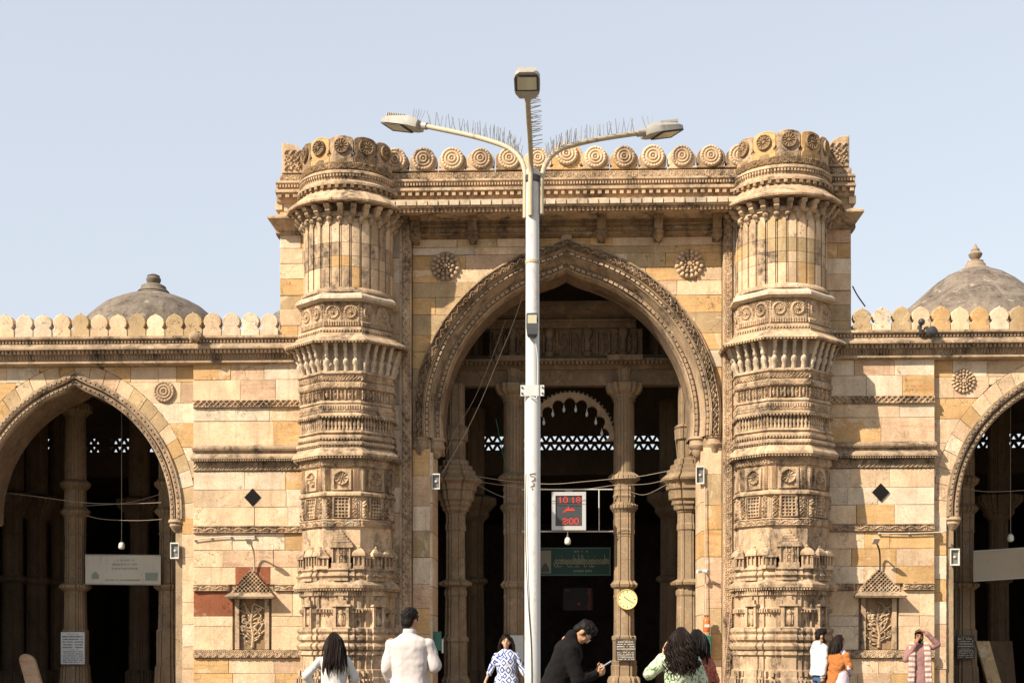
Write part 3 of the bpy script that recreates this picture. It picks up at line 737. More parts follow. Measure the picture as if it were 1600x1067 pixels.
def tower(sx):
    side = 'left' if sx < 0 else 'right'
    cx = -4.545 if sx < 0 else 4.42
    T = thing('minaret_base', (cx, TY, 0), 'richly carved octagonal minaret stump on the %s side of the gateway' % side, 'tower')
    dp = 0 if sx < 0 else -4
    pxc = 543 if sx < 0 else 1228
    def z(py, r=1.0): return W(543, py, TY-r).z
    def ring(name, plan, prof, mat, sharp=None):
        """prof = (radius, photo row) from the top down"""
        lo = [[Vector((cx+x, TY+y, z(py, r))) for x, y in plan_pts(plan, r)] for r, py in prof]
        return MB().loft(lo).build(name, mat, T, 40 if plan == 'c' else None)
    def fmap(a, r, u0, z0):
        n_ = (math.cos(R(a)), math.sin(R(a))); t_ = (-n_[1], n_[0])
        return lambda U, V, H: (cx+n_[0]*(r+H)+t_[0]*(u0+U), TY+n_[1]*(r+H)+t_[1]*(u0+U), z0+V)
    def frelief(name, r, p0, p1, fn, mat, depth=.03, fac=FA, marg=.0, res=.0115):
        z0, z1 = z(p1, r), z(p0, r); w = 2*r*TAN-.01-2*marg
        for a in fac: relief(name, mat, T, fn(w, z1-z0), w, z1-z0, depth, fmap(a, r+.002, -w/2, z0), res=res)
    def fm(a, r, u, zz):
        n_ = (math.cos(R(a)), math.sin(R(a))); t_ = (-n_[1], n_[0])
        return Matrix.Translation((cx+n_[0]*r+t_[0]*u, TY+n_[1]*r+t_[1]*u, zz)) @ Matrix.Rotation(R(a+90), 4, 'Z')
    def ringbits(name, mat, plan, r, p0, p1, wdt, dep, pitch):
        """small blocks strung along the ring, one mesh"""
        m = MB(); z0, z1 = z(p1, r), z(p0, r)
        if plan == 'o':
            for a in FA:
                w = 2*r*TAN; n = int(w/pitch)
                for i in range(n):
                    M = fm(a, r, -w/2+(i+.5)*w/n, (z0+z1)/2); b = MB().box((0,0,0), (wdt, dep, z1-z0)); b.xf(M); m.add(b.v, b.f)
        else:
            n = int(2*math.pi*r/pitch)
            for i in range(n):
                a = 360*i/n
                if 8 < a < 172: continue
                M = fm(a, r, 0, (z0+z1)/2); b = MB().box((0,0,0), (wdt, dep, z1-z0)); b.xf(M); m.add(b.v, b.f)
        m.build(name, mat, T, kind='stuff')
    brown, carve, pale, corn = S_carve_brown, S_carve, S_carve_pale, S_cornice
    # --- parapet of round-headed leaves
    ring('parapet_wall', 'c', [(.86,240),(.93,240),(.935,253),(.90,264)], brown)
    nM = 12; pw = 2*math.pi*.955/nM; h0 = z(253,.95); h1 = z(211,.95)
    pts = merlon_pts(pw, h1-h0, 'drum'); m = MB().prism(pts, 0, .14, .014)
    # densify the slab so it bends with the drum
    bm_ = []
    m.v = [Vector(((.955-p.y)*math.sin(p.x/.955), -(.955-p.y)*math.cos(p.x/.955), p.z)) for p in m.v]
    meshes = [m.mesh('drum_merlon', q) for q in (brown, carve, S_ochre)]
    ros = rosette('flower_disc', brown, .155, 12, 'star')
    rd = random.Random(8+sx)
    for i in range(nM):
        a = -90+360/nM*i
        M = Matrix.Translation((cx, TY, h0)) @ Matrix.Rotation(R(a+90), 4, 'Z')
        o = inst('drum_merlon', rd.choice(meshes), T, M)
        if math.sin(R(a)) < .3:
            inst('flower_disc', ros, o, M @ Matrix.Translation((0, -.952, (h1-h0)*.60)))
    zb0, zb1 = z(264,.95), z(253,.95)
    ring('band', 'c', [(.955,252.8),(.955,264.5)], brown)
    Lc = 2*math.pi*.957
    def cmap(U, V, H):
        a = -math.pi+U/.957; return cx+(.958+H)*np.cos(a), TY+(.958+H)*np.sin(a), zb0+V
    relief('carved_band', brown, T, P_ros(zb1-zb0, .15, 4), Lc/2, zb1-zb0, .025, cmap, res=.013)
    ring('cornice_ring', 'c', [(.93,264),(1.02,266),(1.03,269),(1.0,271),(.97,275),(.97,280),(1.02,281.5),(1.06,283),(1.06,287),(.99,288),(.98,295),(.9,296)], carve)
    ringbits('bead_row', carve, 'c', .99, 271, 275, .035, .05, .065)
    ringbits('dentil_row', brown, 'c', 1.01, 287.2, 293.5, .07, .10, .15)
    ring('eave', 'p', [(.95,294),(1.04,297),(1.27,306.5),(1.29,308),(1.28,311),(1.18,314),(.95,317)], carve)
    # --- corbels under the eave
    cb = MB(); cb.loft([[Vector((x*w, -y, zz)) for x, y in ((-1,0),(-1,d),(1,d),(1,0))] for w, d, zz in ((.055,.26,0),(.06,.24,-.05),(.045,.19,-.09),(.055,.19,-.12),(.045,.13,-.18),(.03,.06,-.22))])
    cbm = cb.mesh('corbel', carve)
    for i in range(26):
        a = 360/26*(i+.5)
        if 10 < a < 170: continue
        inst('corbel', cbm, T, fm(a, .93, 0, z(317,1.15)))
    # --- fluted drum built of single stones
    ring('drum_core', 'c', [(.84,310),(.84,452)], S_mortar)
    ring('collar', 'c', [(.88,326),(1.0,330),(1.01,336),(.95,338),(.95,340),(.9,341)], carve)
    nF = 28; fp = 360/nF
    sec = [(.0,.93),(.74,.93),(.745,.85),(.825,.85),(.83,.915),(.91,.915),(.915,.85),(.995,.85)]
    cr = [340, 378, 399, 416, 449]
    for c in range(4):
        zt, zb = z(cr[c], .93)-.004, z(cr[c+1], .93)+.004
        k = -14-(c % 2); end = 1
        while k < end:
            nn = rd.choice((1, 2, 2, 3)); kk = min(k+nn, end)
            outl = []
            for f in range(k, kk):
                for q, rr in sec:
                    for qq in ([0, .25, .5, .74] if q == 0 else ([] if q == .74 else [q])):
                        outl.append((R((f+qq)*fp), rr if q else .93))
            a0, a1 = R(k*fp), R(kk*fp-.1)
            lp = [(rr*math.cos(a), rr*math.sin(a)) for a, rr in outl]+[(.835*math.cos(a), .835*math.sin(a)) for a in (a1, (a0+a1)/2, a0)]
            mt = pick(rd, [(S_cream,4),(S_pale,1),(S_carve,9),(S_ochre,2),(S_tan,3)])
            MB().loft([[Vector((cx+x, TY+y, zq)) for x, y in lp] for zq in (zt, zb)]).build('drum_stone', mt, T)
            k = kk
    hd = MB().loft([[Vector((x*w, -y, zz)) for x, y in ((-1,0),(-1,d),(0,d*1.25),(1,d),(1,0))] for w, d, zz in ((.03,.10,.06),(.06,.11,0),(.055,.09,-.03),(.035,.07,-.05),(.03,.045,-.10))])
    hdm = hd.mesh('rib_capital', corn)
    for f in range(-14, 1): inst('rib_capital', hdm, T, fm((f+.88)*fp, .90, 0, z(341,.97)))
    ring('drum_torus', 'c', [(.9,447.5),(.95,449),(.985,452),(.985,455),(.95,457),(.92,458)], carve)
    ring('cornice_ring', 'o', [(.90,456.5),(.97,458),(1.03,461.5),(1.035,465.5),(1.0,468),(.93,471)], pale)
    # --- lotus panels
    ring('panel_drum', 'o', [(.90,470),(.905,512)], carve)
    frelief('lotus_panel', .905, 472, 510, lambda w, h: P_lotusrow(w, h, 2.0 if False else 1.999), carve, .04)
    ring('cornice_ring', 'o', [(.91,510.5),(.97,511.5),(.98,515),(.95,517),(.96,519),(1.02,520.5),(1.02,522)], carve)
    ringbits('bead_row', carve, 'o', .965, 515.5, 518.5, .03, .05, .06)
    ring('eave', 'o', [(.98,521),(1.02,522),(1.25,529.5),(1.26,531.5),(1.22,533),(.95,535)], carve)
    ringbits('dentil_row', carve, 'o', 1.225, 531.8, 534.6, .035, .05, .065)
    # --- slanting baluster brackets
    ring('bracket_drum', 'o', [(.93,534),(.89,540),(.88,580)], pale)
    b = MB()
    H = z(535,1.1)-z(579,1.0)
    prof = [(.045,0,.20),(.05,-.02,.20),(.036,-.06,.185),(.045,-.12,.165),(.032,-.17,.14),(.046,-.24,.125),(.03,-.29,.10),(.055,-.34,.10),(.06,-.39,.085),(.04,-.43,.07),(.045,-.5,.05),(.05,-H,.03)]
    b.loft([[Vector((r_*math.cos(2*math.pi*i/8), -d+r_*math.sin(2*math.pi*i/8), zz)) for i in range(8)] for r_, zz, d in prof])
    b.bx(-.02,.02,-.16,.02,-.25,0)
    bmh = b.mesh('bracket', pale, 35)
    for a in FA:
        w = 2*.93*TAN
        for i in range(4): inst('bracket', bmh, T, fm(a, .89, -w/2+(i+.5)*w/4, z(535,1.1)))
    # --- friezes
    ring('frieze', 'o', [(.93,579),(1.0,581),(1.0,583),(.965,585),(.935,594),(.93,595.5),(.97,596.5),(.97,606),(.93,607),(.90,608.5),(.90,625),(.95,626),(.96,629),(.93,631)], carve)
    frelief('frieze_carving', .945, 585, 595, lambda w, h: P_organic(.07, 1), carve, .03)
    frelief('frieze_grid', .97, 597.5, 605.5, lambda w, h: P_ros(h, .10, 4, .4), carve, .018)
    frelief('figure_panels', .90, 608.5, 625, lambda w, h: P_figs(h, w/5.0), carve, .055)
    ring('frieze', 'o', [(.92,630.5),(.95,632),(.955,644.5),(.97,645.5),(1.0,647),(1.0,649.5),(.94,650.5)], carve)
    frelief('frieze_lattice', .955, 633, 644, lambda w, h: (lambda u, v: np.maximum(P_vert(1, .05, .55)(u, v)*((v > .45*h)*1.0), P_diamond(h, .05)(u, v)*.6)), carve, .02)
    ringbits('bead_row', corn, 'o', .985, 649.3, 652.3, .035, .05, .065)
    # --- baluster gallery
    ring('gallery_drum', 'o', [(.895,650),(.89,672)], brown)
    bl = MB().lathe([(.028,0),(.034,-.02),(.018,-.05),(.03,-.10),(.034,-.15),(.02,-.19),(.03,-.22),(.034,-.27)], (0,0,0), 7).mesh('baluster', carve, 40)
    for a in FA:
        w = 2*.915*TAN
        for i in range(10): inst('baluster', bl, T, fm(a, .92, -w/2+(i+.5)*w/10, z(651,.93)))
    ring('moulding_ring', 'o', [(.90,671),(.97,672.5),(.985,675),(.94,677.5),(.95,679),(1.0,681),(1.0,684),(.94,687),(.96,688.5),(1.02,690.5),(1.025,694),(.97,696),(.97,697.5)], carve)
    ringbits('bead_row', corn, 'o', .975, 684.2, 687, .03, .05, .06)
    ringbits('bead_row', corn, 'o', .985, 694.5, 697, .03, .05, .06)
    ring('eave', 'o', [(.95,697),(1.0,699),(1.09,707),(1.095,711),(1.04,713),(.93,716)], carve)
    ringbits('dentil_row', corn, 'o', 1.055, 711.8, 715, .032, .05, .06)
    # --- niche panels
    ring('niche_drum', 'o', [(.93,714),(.945,716),(.945,727),(.91,729),(.89,730),(.89,767),(.95,768),(.975,770),(.975,773.5),(.92,776)], carve)
    frelief('frieze_carving', .945, 717, 726.5, lambda w, h: P_organic(.085, 3), carve, .022)
    frelief('niche_panel', .89, 730, 766, lambda w, h: P_niche(w, h), carve, .06, res=.0105)
    # --- pierced window panels
    ring('lattice_drum', 'o', [(.91,775),(.89,776),(.89,810),(.935,811),(.94,822.5),(.91,823.5),(.905,862),(.9,870)], carve)
    def jal(w, h):
        def fn(u, v):
            x = np.abs(u-w/2)
            g = np.where(x < .21*w, P_jali(.068, .42)((u-w/2)+.0143, v)*.55, .15)
            fr = (((x > .21*w) & (x < .25*w)) | (((v < .06*h) | (v > .94*h)) & (x < .25*w)))*.9
            sd = ((x > .31*w) & (x < .44*w))*(.35+.6*P_organic(.07, 2)(u, v))
            return np.maximum(np.maximum(g, fr), sd)
        return fn
    frelief('lattice_panel', .89, 776, 809.5, jal, carve, .065, res=.0105)
    frelief('carved_band', .94, 811.5, 822.5, lambda w, h: P_scroll(h, .26), carve, .025)
    # --- row of small shrines
    ring('shrine_plinth', 's', [(.88,886),(.93,888),(.96,890),(.93,893),(.955,896),(.98,899),(.94,903),(.95,907)], carve)
    def shrine(w, h, roof, cols):
        m = MB()
        m.bx(-w*.42, w*.42, -.10, .12, 0, h*.16); m.bx(-w*.30, w*.30, -.06, .12, h*.16, h*.55)
        for c_ in range(cols):
            x = -w*.36+w*.72*c_/(cols-1); m.bx(x-.014, x+.014, -.105, .0, h*.16, h*.55)
        m.bx(-w*.5, w*.5, -.13, .12, h*.55, h*.62)
        if roof == 'spire':
            k = 5
            for i in range(k):
                s_ = 1-i/k; m.bx(-w*.46*s_, w*.46*s_, -.11*s_-.01, .1, h*(.62+.34*i/k), h*(.62+.34*(i+1)/k)-.008)
            m.bx(-.02,.02,-.03,.05,h*.94,h*1.0)
        else:
            m.loft([[Vector((x*q, y-.01, zz)) for x, y in ((-1,.1),(-1,-.11*q/(w*.5)),(1,-.11*q/(w*.5)),(1,.1))] for q, zz in ((w*.5,h*.62),(w*.47,h*.70),(w*.3,h*.82),(w*.1,h*.9))])
            m.lathe([(.03,h*.88),(.04,h*.93),(.01,h*1.0)], (0,-.02,0), 8)
        return m
    zb = z(889, .95)
    shA = shrine(.48, z(828,.9)-zb, 'spire', 4).mesh('shrine', carve)
    shB = shrine(.27, z(852,.9)-zb, 'pav', 3).mesh('shrine', carve)
    shC = shrine(.24, z(858,.9)-zb, 'spire', 3).mesh('shrine', carve)
    for a in FA:
        if a == -90: L = ((0, shA), (-.36, shC), (.36, shB))
        else: L = ((0, shB), (-.29, shC), (.29, shB))
        for u, me in L: inst('shrine', me, T, fm(a, .90, u, zb))
    m_ = P_organic(.05, 2)
    relief('shrine_lattice', carve, T, lambda u, v: P_ros(.12, .11, 5)(u, v % .12), .20, z(858,.9)-z(885,.9), .03, fmap(-90, .965, -.10, z(885,.95)), res=.01)
    # --- lower eave and stepped body
    ring('eave', 'o', [(.93,905),(.98,906.5),(1.07,913),(1.075,918),(1.02,920.5),(.93,923)], carve)
    ringbits('dentil_row', carve, 'o', 1.04, 918.8, 921.8, .03, .04, .055)
    ring('stepped_body', 's', [(.88,921),(.92,922.5),(.92,930),(.885,931.5),(.875,949),(.905,950.5),(.905,957),(.875,958.5),(.875,979),(.9,980),(.955,982),(.965,986),(.93,990)], carve)
    ringbits('dentil_row', carve, 'o', .955, 923.5, 929.5, .022, .05, .045)
    ringbits('baluster_band', carve, 'o', .93, 951, 956.5, .026, .10, .055)
    ring('base_moulding', 's', [(.90,989),(.945,991.5),(.965,995),(.96,999),(.92,1001.5),(.90,1003),(.955,1005),(.985,1009),(.955,1014),(.90,1016),(.935,1018),(.945,1022.5),(.90,1025),(.895,1045),(.93,1046.5),(.935,1057),(.95,1059),(.97,1072),(1.0,1075),(1.0,1115)], carve)
    ringbits('block_band', carve, 'o', .95, 1048, 1056, .05, .12, .10)
    ringbits('block_band', carve, 'o', .99, 1060.5, 1070, .035, .12, .07)
    # niche shrine on the front face
    y0 = TY-.99
    for u, a in ((.0, -90), (.0, -45), (.0, -135)):
        M = fm(a, .965, u, z(979,1.0)); h = z(938,1.0)-z(979,1.0); k = 1 if a == -90 else .8
        s_ = MB(); s_.bx(-.16*k,-.10*k,-.07,.03,0,h*.78); s_.bx(.10*k,.16*k,-.07,.03,0,h*.78); s_.bx(-.20*k,.20*k,-.10,.03,h*.78,h*.86)
        s_.bx(-.12*k,.12*k,-.07,.03,h*.86,h*1.02); s_.bx(-.05*k,.05*k,-.06,.03,h*1.02,h*1.16); s_.bx(-.19*k,.19*k,-.09,.03,-.03,0)
        pts = [(.10*k*math.cos(t), h*.50+h*.26*math.sin(t)) for t in np.linspace(0, math.pi, 9)]+[(-.10*k,h*.78),(.10*k,h*.78)]
        s_.ball((0,-.035,h*.55), (.045,.03,.06), 8, 6); s_.ball((0,-.03,h*.28), (.055,.03,.12), 8, 6); s_.tube([(-.06,-.03,h*.1),(-.07,-.03,h*.4),(0,-.03,h*.68),(.07,-.03,h*.4),(.06,-.03,h*.1)], .012, 5)
        s_.xf(M); s_.build('shrine_niche', carve, T)
    return T
tower_L = tower(-1); tower_R = tower(1)
# ================================================================ hall behind
HY = 9.0; ZR = wz(530)          # back wall, wing roof
H0 = [(-17.2,17.2)]
tag(MB().bx(-17.5, 17.5, 1.35, 24.4, .0, .03).build('floor', S_hall), kind='structure')
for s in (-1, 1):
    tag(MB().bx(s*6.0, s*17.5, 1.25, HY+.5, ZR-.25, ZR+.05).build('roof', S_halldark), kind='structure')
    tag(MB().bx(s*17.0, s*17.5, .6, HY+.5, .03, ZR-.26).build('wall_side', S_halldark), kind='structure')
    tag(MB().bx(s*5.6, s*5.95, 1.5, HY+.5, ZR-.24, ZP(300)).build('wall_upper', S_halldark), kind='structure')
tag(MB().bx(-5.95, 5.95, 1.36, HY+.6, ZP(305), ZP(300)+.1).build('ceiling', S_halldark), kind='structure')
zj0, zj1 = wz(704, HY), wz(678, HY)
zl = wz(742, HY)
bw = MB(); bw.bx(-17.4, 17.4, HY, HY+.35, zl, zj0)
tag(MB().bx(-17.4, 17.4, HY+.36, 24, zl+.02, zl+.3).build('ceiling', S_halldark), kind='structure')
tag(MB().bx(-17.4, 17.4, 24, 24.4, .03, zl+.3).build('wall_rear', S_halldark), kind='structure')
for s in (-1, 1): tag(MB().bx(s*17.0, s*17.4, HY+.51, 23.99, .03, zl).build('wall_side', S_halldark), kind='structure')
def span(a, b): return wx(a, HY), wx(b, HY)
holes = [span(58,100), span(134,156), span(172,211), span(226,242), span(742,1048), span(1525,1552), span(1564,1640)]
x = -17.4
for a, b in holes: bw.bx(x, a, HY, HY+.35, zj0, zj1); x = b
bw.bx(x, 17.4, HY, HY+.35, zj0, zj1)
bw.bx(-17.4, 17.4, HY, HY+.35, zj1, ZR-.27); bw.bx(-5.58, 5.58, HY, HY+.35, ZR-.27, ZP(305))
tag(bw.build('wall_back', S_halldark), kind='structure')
def bar(m, p, q, w, y): 
    p = Vector((p[0], y, p[1])); q = Vector((q[0], y, q[1])); d = q-p
    m.box((p+q)/2, (d.length, .08, w), Matrix.Rotation(-math.atan2(d.z, d.x), 3, 'Y'))
where = {0: 'half hidden at the left edge of the left arch', 1: 'right of the tall pillar in the left arch', 2: 'in the middle of the left arch', 3: 'at the right edge of the left arch', 4: 'wide one across the central arch', 5: 'at the left edge of the right arch', 6: 'near the right edge of the photo'}
for i, (a, b) in enumerate(holes):
    T = thing('lattice_window', ((a+b)/2, HY+.1, zj0), 'bright triangular stone lattice, '+where[i], 'window', 'lattice windows in the back wall')
    hh = (zj1-zj0)/2; st = hh*1.06; n = max(1, int(round((b-a)/st))); st = (b-a)/n
    for k in range(3):
        m = MB(); bar(m, (a, zj0+hh*k), (b, zj0+hh*k), .075, HY+.12); m.build('lattice_rail', S_halldark, T)
    for row in range(2):
        for k in range(n):
            x0 = a+st*k; o = .5*row
            m = MB(); bar(m, (x0, zj0+hh*row), (x0+st/2, zj0+hh*(row+1)), .07, HY+.13); bar(m, (x0+st/2, zj0+hh*(row+1)), (x0+st, zj0+hh*row), .07, HY+.14)
            m.build('lattice_bar', S_halldark, T)
# ---- pillars
def plan_col(kind, r):
    if kind == 'f':
        n = 20; L = []
        for i in range(n):
            for q, rr in ((0, 1.0), (.62, 1.0), (.66, .93), (.96, .93)):
                a = 2*math.pi*(i+q)/n; L.append((r*rr*math.cos(a), r*rr*math.sin(a)))
        return L
    q = [(.50,1.0),(.52,.90),(.70,.88),(.72,.72),(.88,.70),(.90,.52),(1.0,.50)]
    L = []
    for s in range(4):
        a = R(90*s); c_, s_ = math.cos(a), math.sin(a)
        for x, y in [(1.0,-.34)]+[(1.0,.34),(.84,.345),(.84,.42),(.93,.425),(.93,.58),(.74,.585),(.74,.66),(.66,.74),(.585,.74),(.585,.93),(.425,.93),(.42,.84),(.345,.84)]:
            L.append((r*(c_*x-s_*y), r*(s_*x+c_*y)))
    return L
def pillar(x, y, secs, label, mat, group=None):
    T = thing('pillar', (x, y, 0), label, 'pillar', group)
    for name, kind, prof in secs:
        lo = [[Vector((x+a, y+b, zz)) for a, b in plan_col(kind, r)] for r, zz in prof]
        MB().loft(lo).build(name, mat, T)
    return T
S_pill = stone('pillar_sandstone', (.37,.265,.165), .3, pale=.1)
def secs_tall(Y, d=0):
    s = 2100/(Y+28)*1.06; q = lambda hw, py: (hw/s, wz(py, Y))
    return [('base', 's', [(.40,0.03),(.40,.16),q(27,1062),q(25,1057),q(21,1055),q(21.5,1040),q(20,1038),q(21,1033),q(18.5,1030),q(18.5,1001),q(20,999),q(20,994),q(17.5,992)]),
      ('shaft', 's', [q(17,993),q(16.5,965),q(16.5,935),q(17.5,932),q(16.5,929),q(16.5,919)]),
      ('ledge', 's', [q(17,920),q(21,917),q(22.5,913),q(20,910),q(17.5,907)]),
      ('shaft', 's', [q(16.6,908),q(16.3,836),q(17.6,834),q(17.6,828),q(16.8,826),q(17.4,820),q(17.6,812),q(17,810),q(17.3,802)]),
      ('ring', 'f', [q(17,803),q(20,798),q(23,795),q(23,790),q(19,788),q(18,786)]),
      ('shaft', 's', [q(17,787),q(17.2,779),q(18.4,776),q(17,773),q(17,769),q(18.2,766),q(17,762),q(17,757)]),
      ('ring', 'f', [q(18,757),q(22,753),q(27,750),q(26,745),q(20,741),q(18,739)]),
      ('fluted_shaft', 'f', [q(17.5,740),q(17,640),q(16.6,628)]),
      ('capital', 'f', [q(17,629),q(19,627),q(18,625),q(21,622),q(22,619)]),
      ('bracket_capital', 's', [q(21,619.5),q(28,614),q(30,608),q(30,602),q(24,600)]),
      ('impost_block', 's', [q(14,600.5),q(14,590),q(17,577),q(17,571)])]
pl = {}
for px, lab in ((803, 'tall fluted sandstone pillar in shade, partly behind the white lamp post'), (975, 'tall fluted sandstone pillar in sunlight carrying the round yellow clock')):
    p = W(px, 900, 3.0); T = pillar(p.x, 3.0, secs_tall(3.0), lab, S_pill); pl[px] = p.x
    for s in (-1, 1):
        MB().prism([(p.x+s*.2,wz(620,3)),(p.x+s*.34,wz(616,3)),(p.x+s*.42,wz(609,3)),(p.x+s*.42,wz(604,3)),(p.x+s*.36,wz(603,3)),(p.x+s*.34,wz(600.5,3)),(p.x+s*.2,wz(600.5,3))], 2.86, 3.14, .01).build('bracket_arm', S_pill, T)
def secs_short(Y):
    s = 2100/(Y+28); q = lambda hw, py: (hw/s, wz(py, Y))
    return [('base', 's', [(.32,.03),(.32,.3),q(22,1062),q(18,1055),q(18,1003),q(20,1001),q(20,996),q(17,993)]),
      ('shaft', 's', [q(17,994),q(16,932),q(17.5,929),q(17.5,923),q(16,920),q(16,916)]),
      ('ledge', 's', [q(16,917),q(25,914),q(26,910),q(20,907),q(16,905)]),
      ('shaft', 's', [q(15,906),q(14.5,830),q(16,828),q(16,820),q(15,818),q(15,803),q(17,801),q(15,799)]),
      ('capital', 's', [q(16,800),q(20,797),q(21,792),q(24,789),q(24,784),q(28,781),q(29,768),q(32,766),q(33,757)]),
      ('canopy_eave', 's', [q(33,757.5),q(40,753),q(41,750),q(36,746),q(31,742)]),
      ('canopy', 's', [q(31,742.5),q(31,737),q(26,735),q(26,729),q(20,727),q(20,720),q(16,718)]),
      ('upper_post', 's', [q(15,718.5),q(15,690),q(19,688),q(19,672),q(21,670),q(14,664),q(14,600)])]
for px, lab in ((712, 'short pillar with canopied capital in shade inside the left jamb of the great arch'), (1074, 'short sunlit pillar with canopied capital inside the right jamb of the great arch')):
    p = W(px, 900, 2.1); pillar(p.x, 2.1, secs_short(2.1), lab, S_pill)
def secs_wing(Y, top=628):
    s = 2100/(Y+28); q = lambda hw, py: (hw/s, wz(py, Y))
    return [('base', 's', [(.36,.03),(.36,.4),q(22,1062),q(21,1042),q(19,1038),q(19,985),q(17,982)]),
      ('shaft', 's', [q(16.5,983),q(15.5,921)]), ('ledge', 's', [q(17,922),q(23,917),q(23,913),q(17,910)]),
      ('shaft', 's', [q(15.5,911),q(14.5,835),q(16,833),q(15,830),q(15.5,805)]),
      ('ring', 'f', [q(16,806),q(22,800),q(23,796),q(17,790)]), ('shaft', 's', [q(16,791),q(15.5,762)]),
      ('ring', 'f', [q(17,763),q(23,757),q(24,752),q(18,747)]), ('fluted_shaft', 'f', [q(17,748),q(15.5,top+18)]),
      ('capital', 's', [q(16,top+18.5),q(20,top+13),q(25,top+10),q(25,top),q(18,top-4),q(18,560)])]
for px, Y, lab in ((118, 3.4, 'tall brown pillar in the left arch bearing a white notice'), (265, 3.4, 'brown pillar half hidden by the right jamb of the left arch'),
                   (1505, 3.4, 'brown pillar in the right arch bearing a dark notice')):
    p = W(px, 900, Y); pillar(p.x, Y, secs_wing(Y), lab, S_pill)
def secs_back(Y):
    zt = ZR-.3
    return [('base', 's', [(.34,.03),(.34,.75),(.28,.8)]), ('shaft', 's', [(.25,.79),(.23,3.0)]), ('ledge', 's', [(.25,2.99),(.33,3.05),(.33,3.12),(.25,3.18)]),
            ('shaft', 's', [(.22,3.17),(.22,4.6)]), ('capital', 's', [(.23,4.6),(.36,4.75),(.36,4.85),(.55,5.05),(.55,5.2),(.25,5.3),(.25,zt)])]
for px, Y, lab in ((20, 5.2, 'dim pillar deep in the left arch, nearest the left edge of the photo'), (58, 6.0, 'dim pillar deep in the left arch, second from the left edge'),
                   (95, 7.2, 'very dim pillar just left of the noticed pillar in the left arch'), (218, 6.6, 'dim pillar in the left arch below the hanging white banner'),
                   (1560, 6.4, 'dim pillar deep in the right arch near the right edge of the photo'), (742, 6.5, 'dim pillar between the two shaded pillars left of the lamp post'),
                   (1046, 5.6, 'dim pillar behind the sunlit short pillar in the great arch')):
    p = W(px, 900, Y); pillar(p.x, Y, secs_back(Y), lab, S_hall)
# ---- beams and balcony over the inner pillars
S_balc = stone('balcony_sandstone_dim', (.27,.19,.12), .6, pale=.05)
B = thing('inner_balcony', (0, 3.0, wz(640,3.0)), 'carved stone balcony and beams carried by the two tall inner pillars', 'balcony')
q = lambda py, Y=3.0: wz(py, Y)
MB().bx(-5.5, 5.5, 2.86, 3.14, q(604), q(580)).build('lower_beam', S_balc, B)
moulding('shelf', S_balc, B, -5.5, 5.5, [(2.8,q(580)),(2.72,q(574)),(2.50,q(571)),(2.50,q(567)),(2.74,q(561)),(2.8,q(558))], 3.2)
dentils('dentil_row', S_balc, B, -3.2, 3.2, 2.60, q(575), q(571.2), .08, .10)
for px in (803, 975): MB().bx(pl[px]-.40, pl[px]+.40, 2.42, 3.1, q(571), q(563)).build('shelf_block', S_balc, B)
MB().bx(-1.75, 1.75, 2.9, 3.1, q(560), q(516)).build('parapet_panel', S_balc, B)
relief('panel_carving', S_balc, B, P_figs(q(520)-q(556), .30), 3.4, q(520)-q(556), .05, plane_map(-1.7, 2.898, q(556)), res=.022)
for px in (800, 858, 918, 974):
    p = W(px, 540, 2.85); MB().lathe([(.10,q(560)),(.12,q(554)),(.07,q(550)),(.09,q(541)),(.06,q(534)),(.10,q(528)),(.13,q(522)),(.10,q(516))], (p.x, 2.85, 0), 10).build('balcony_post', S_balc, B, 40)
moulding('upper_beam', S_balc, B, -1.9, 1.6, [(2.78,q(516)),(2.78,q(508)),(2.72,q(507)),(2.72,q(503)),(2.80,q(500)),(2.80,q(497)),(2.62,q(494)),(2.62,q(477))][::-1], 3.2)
for s in (-1, 1):
    a, b = sorted((s*1.95, s*4.4))
    MB().bx(a, b, 3.5, 3.6, q(566), q(512)).build('side_panel', S_hall, B)
    relief('side_lattice', S_hall, B, P_jali(.17, .4), .9, q(530)-q(552), .06, plane_map(a+.5 if s > 0 else b-1.4, 3.498, q(552)), res=.025)
    for k in range(3): MB().bx(s*(2.1+k*.8)-.06, s*(2.1+k*.8)+.06, 3.40, 3.5, q(566), q(505)).build('side_post', S_hall, B)
# cusped arch between the tall pillars
CA = thing('cusped_arch', (.1, 3.0, q(690)), 'cusped stone toran arch with hanging drops between the tall inner pillars', 'arch')
cxm = (pl[803]+pl[975])/2+.02; rr = .97; zc = q(690)
m = MB(); pts_o = []; pts_i = []
for k in range(97):
    a = math.pi*k/96; ra = rr*1.0
    pts_o.append((cxm+ra*1.06*math.cos(a), zc+ra*1.16*math.sin(a)))
    cusp = .13*abs(math.sin(a*9))**.6
    pts_i.append((cxm+(ra*.76+cusp)*math.cos(a)*1.06, zc+(ra*.76+cusp)*math.sin(a)*1.16))
lo = [[Vector((o_[0], 2.93, o_[1])), Vector((i_[0], 2.93, i_[1])), Vector((i_[0], 3.07, i_[1])), Vector((o_[0], 3.07, o_[1]))] for o_, i_ in zip(pts_o, pts_i)]
m.loft(lo).build('cusped_rib', S_pill, CA)
sp = MB()
for k in range(1, 32): a = math.pi*k/32; sp.ball((cxm+rr*1.09*math.cos(a), 3.0, zc+rr*1.19*math.sin(a)), (.03,.04,.03), 6, 4)
sp.build('bead_row', S_pill, CA, kind='stuff')
M_white = plain('white_paint', (.46,.45,.42), .45)
for k in range(1, 9):
    a = math.pi*k*2/18; 
    MB().lathe([(.008,.0),(.012,-.05),(.03,-.09),(.035,-.13),(.02,-.16),(.005,-.18)], (cxm+rr*.76*1.06*math.cos(a), 2.95, zc+rr*.76*1.16*math.sin(a)), 8).build('drop', M_white, CA, 40)
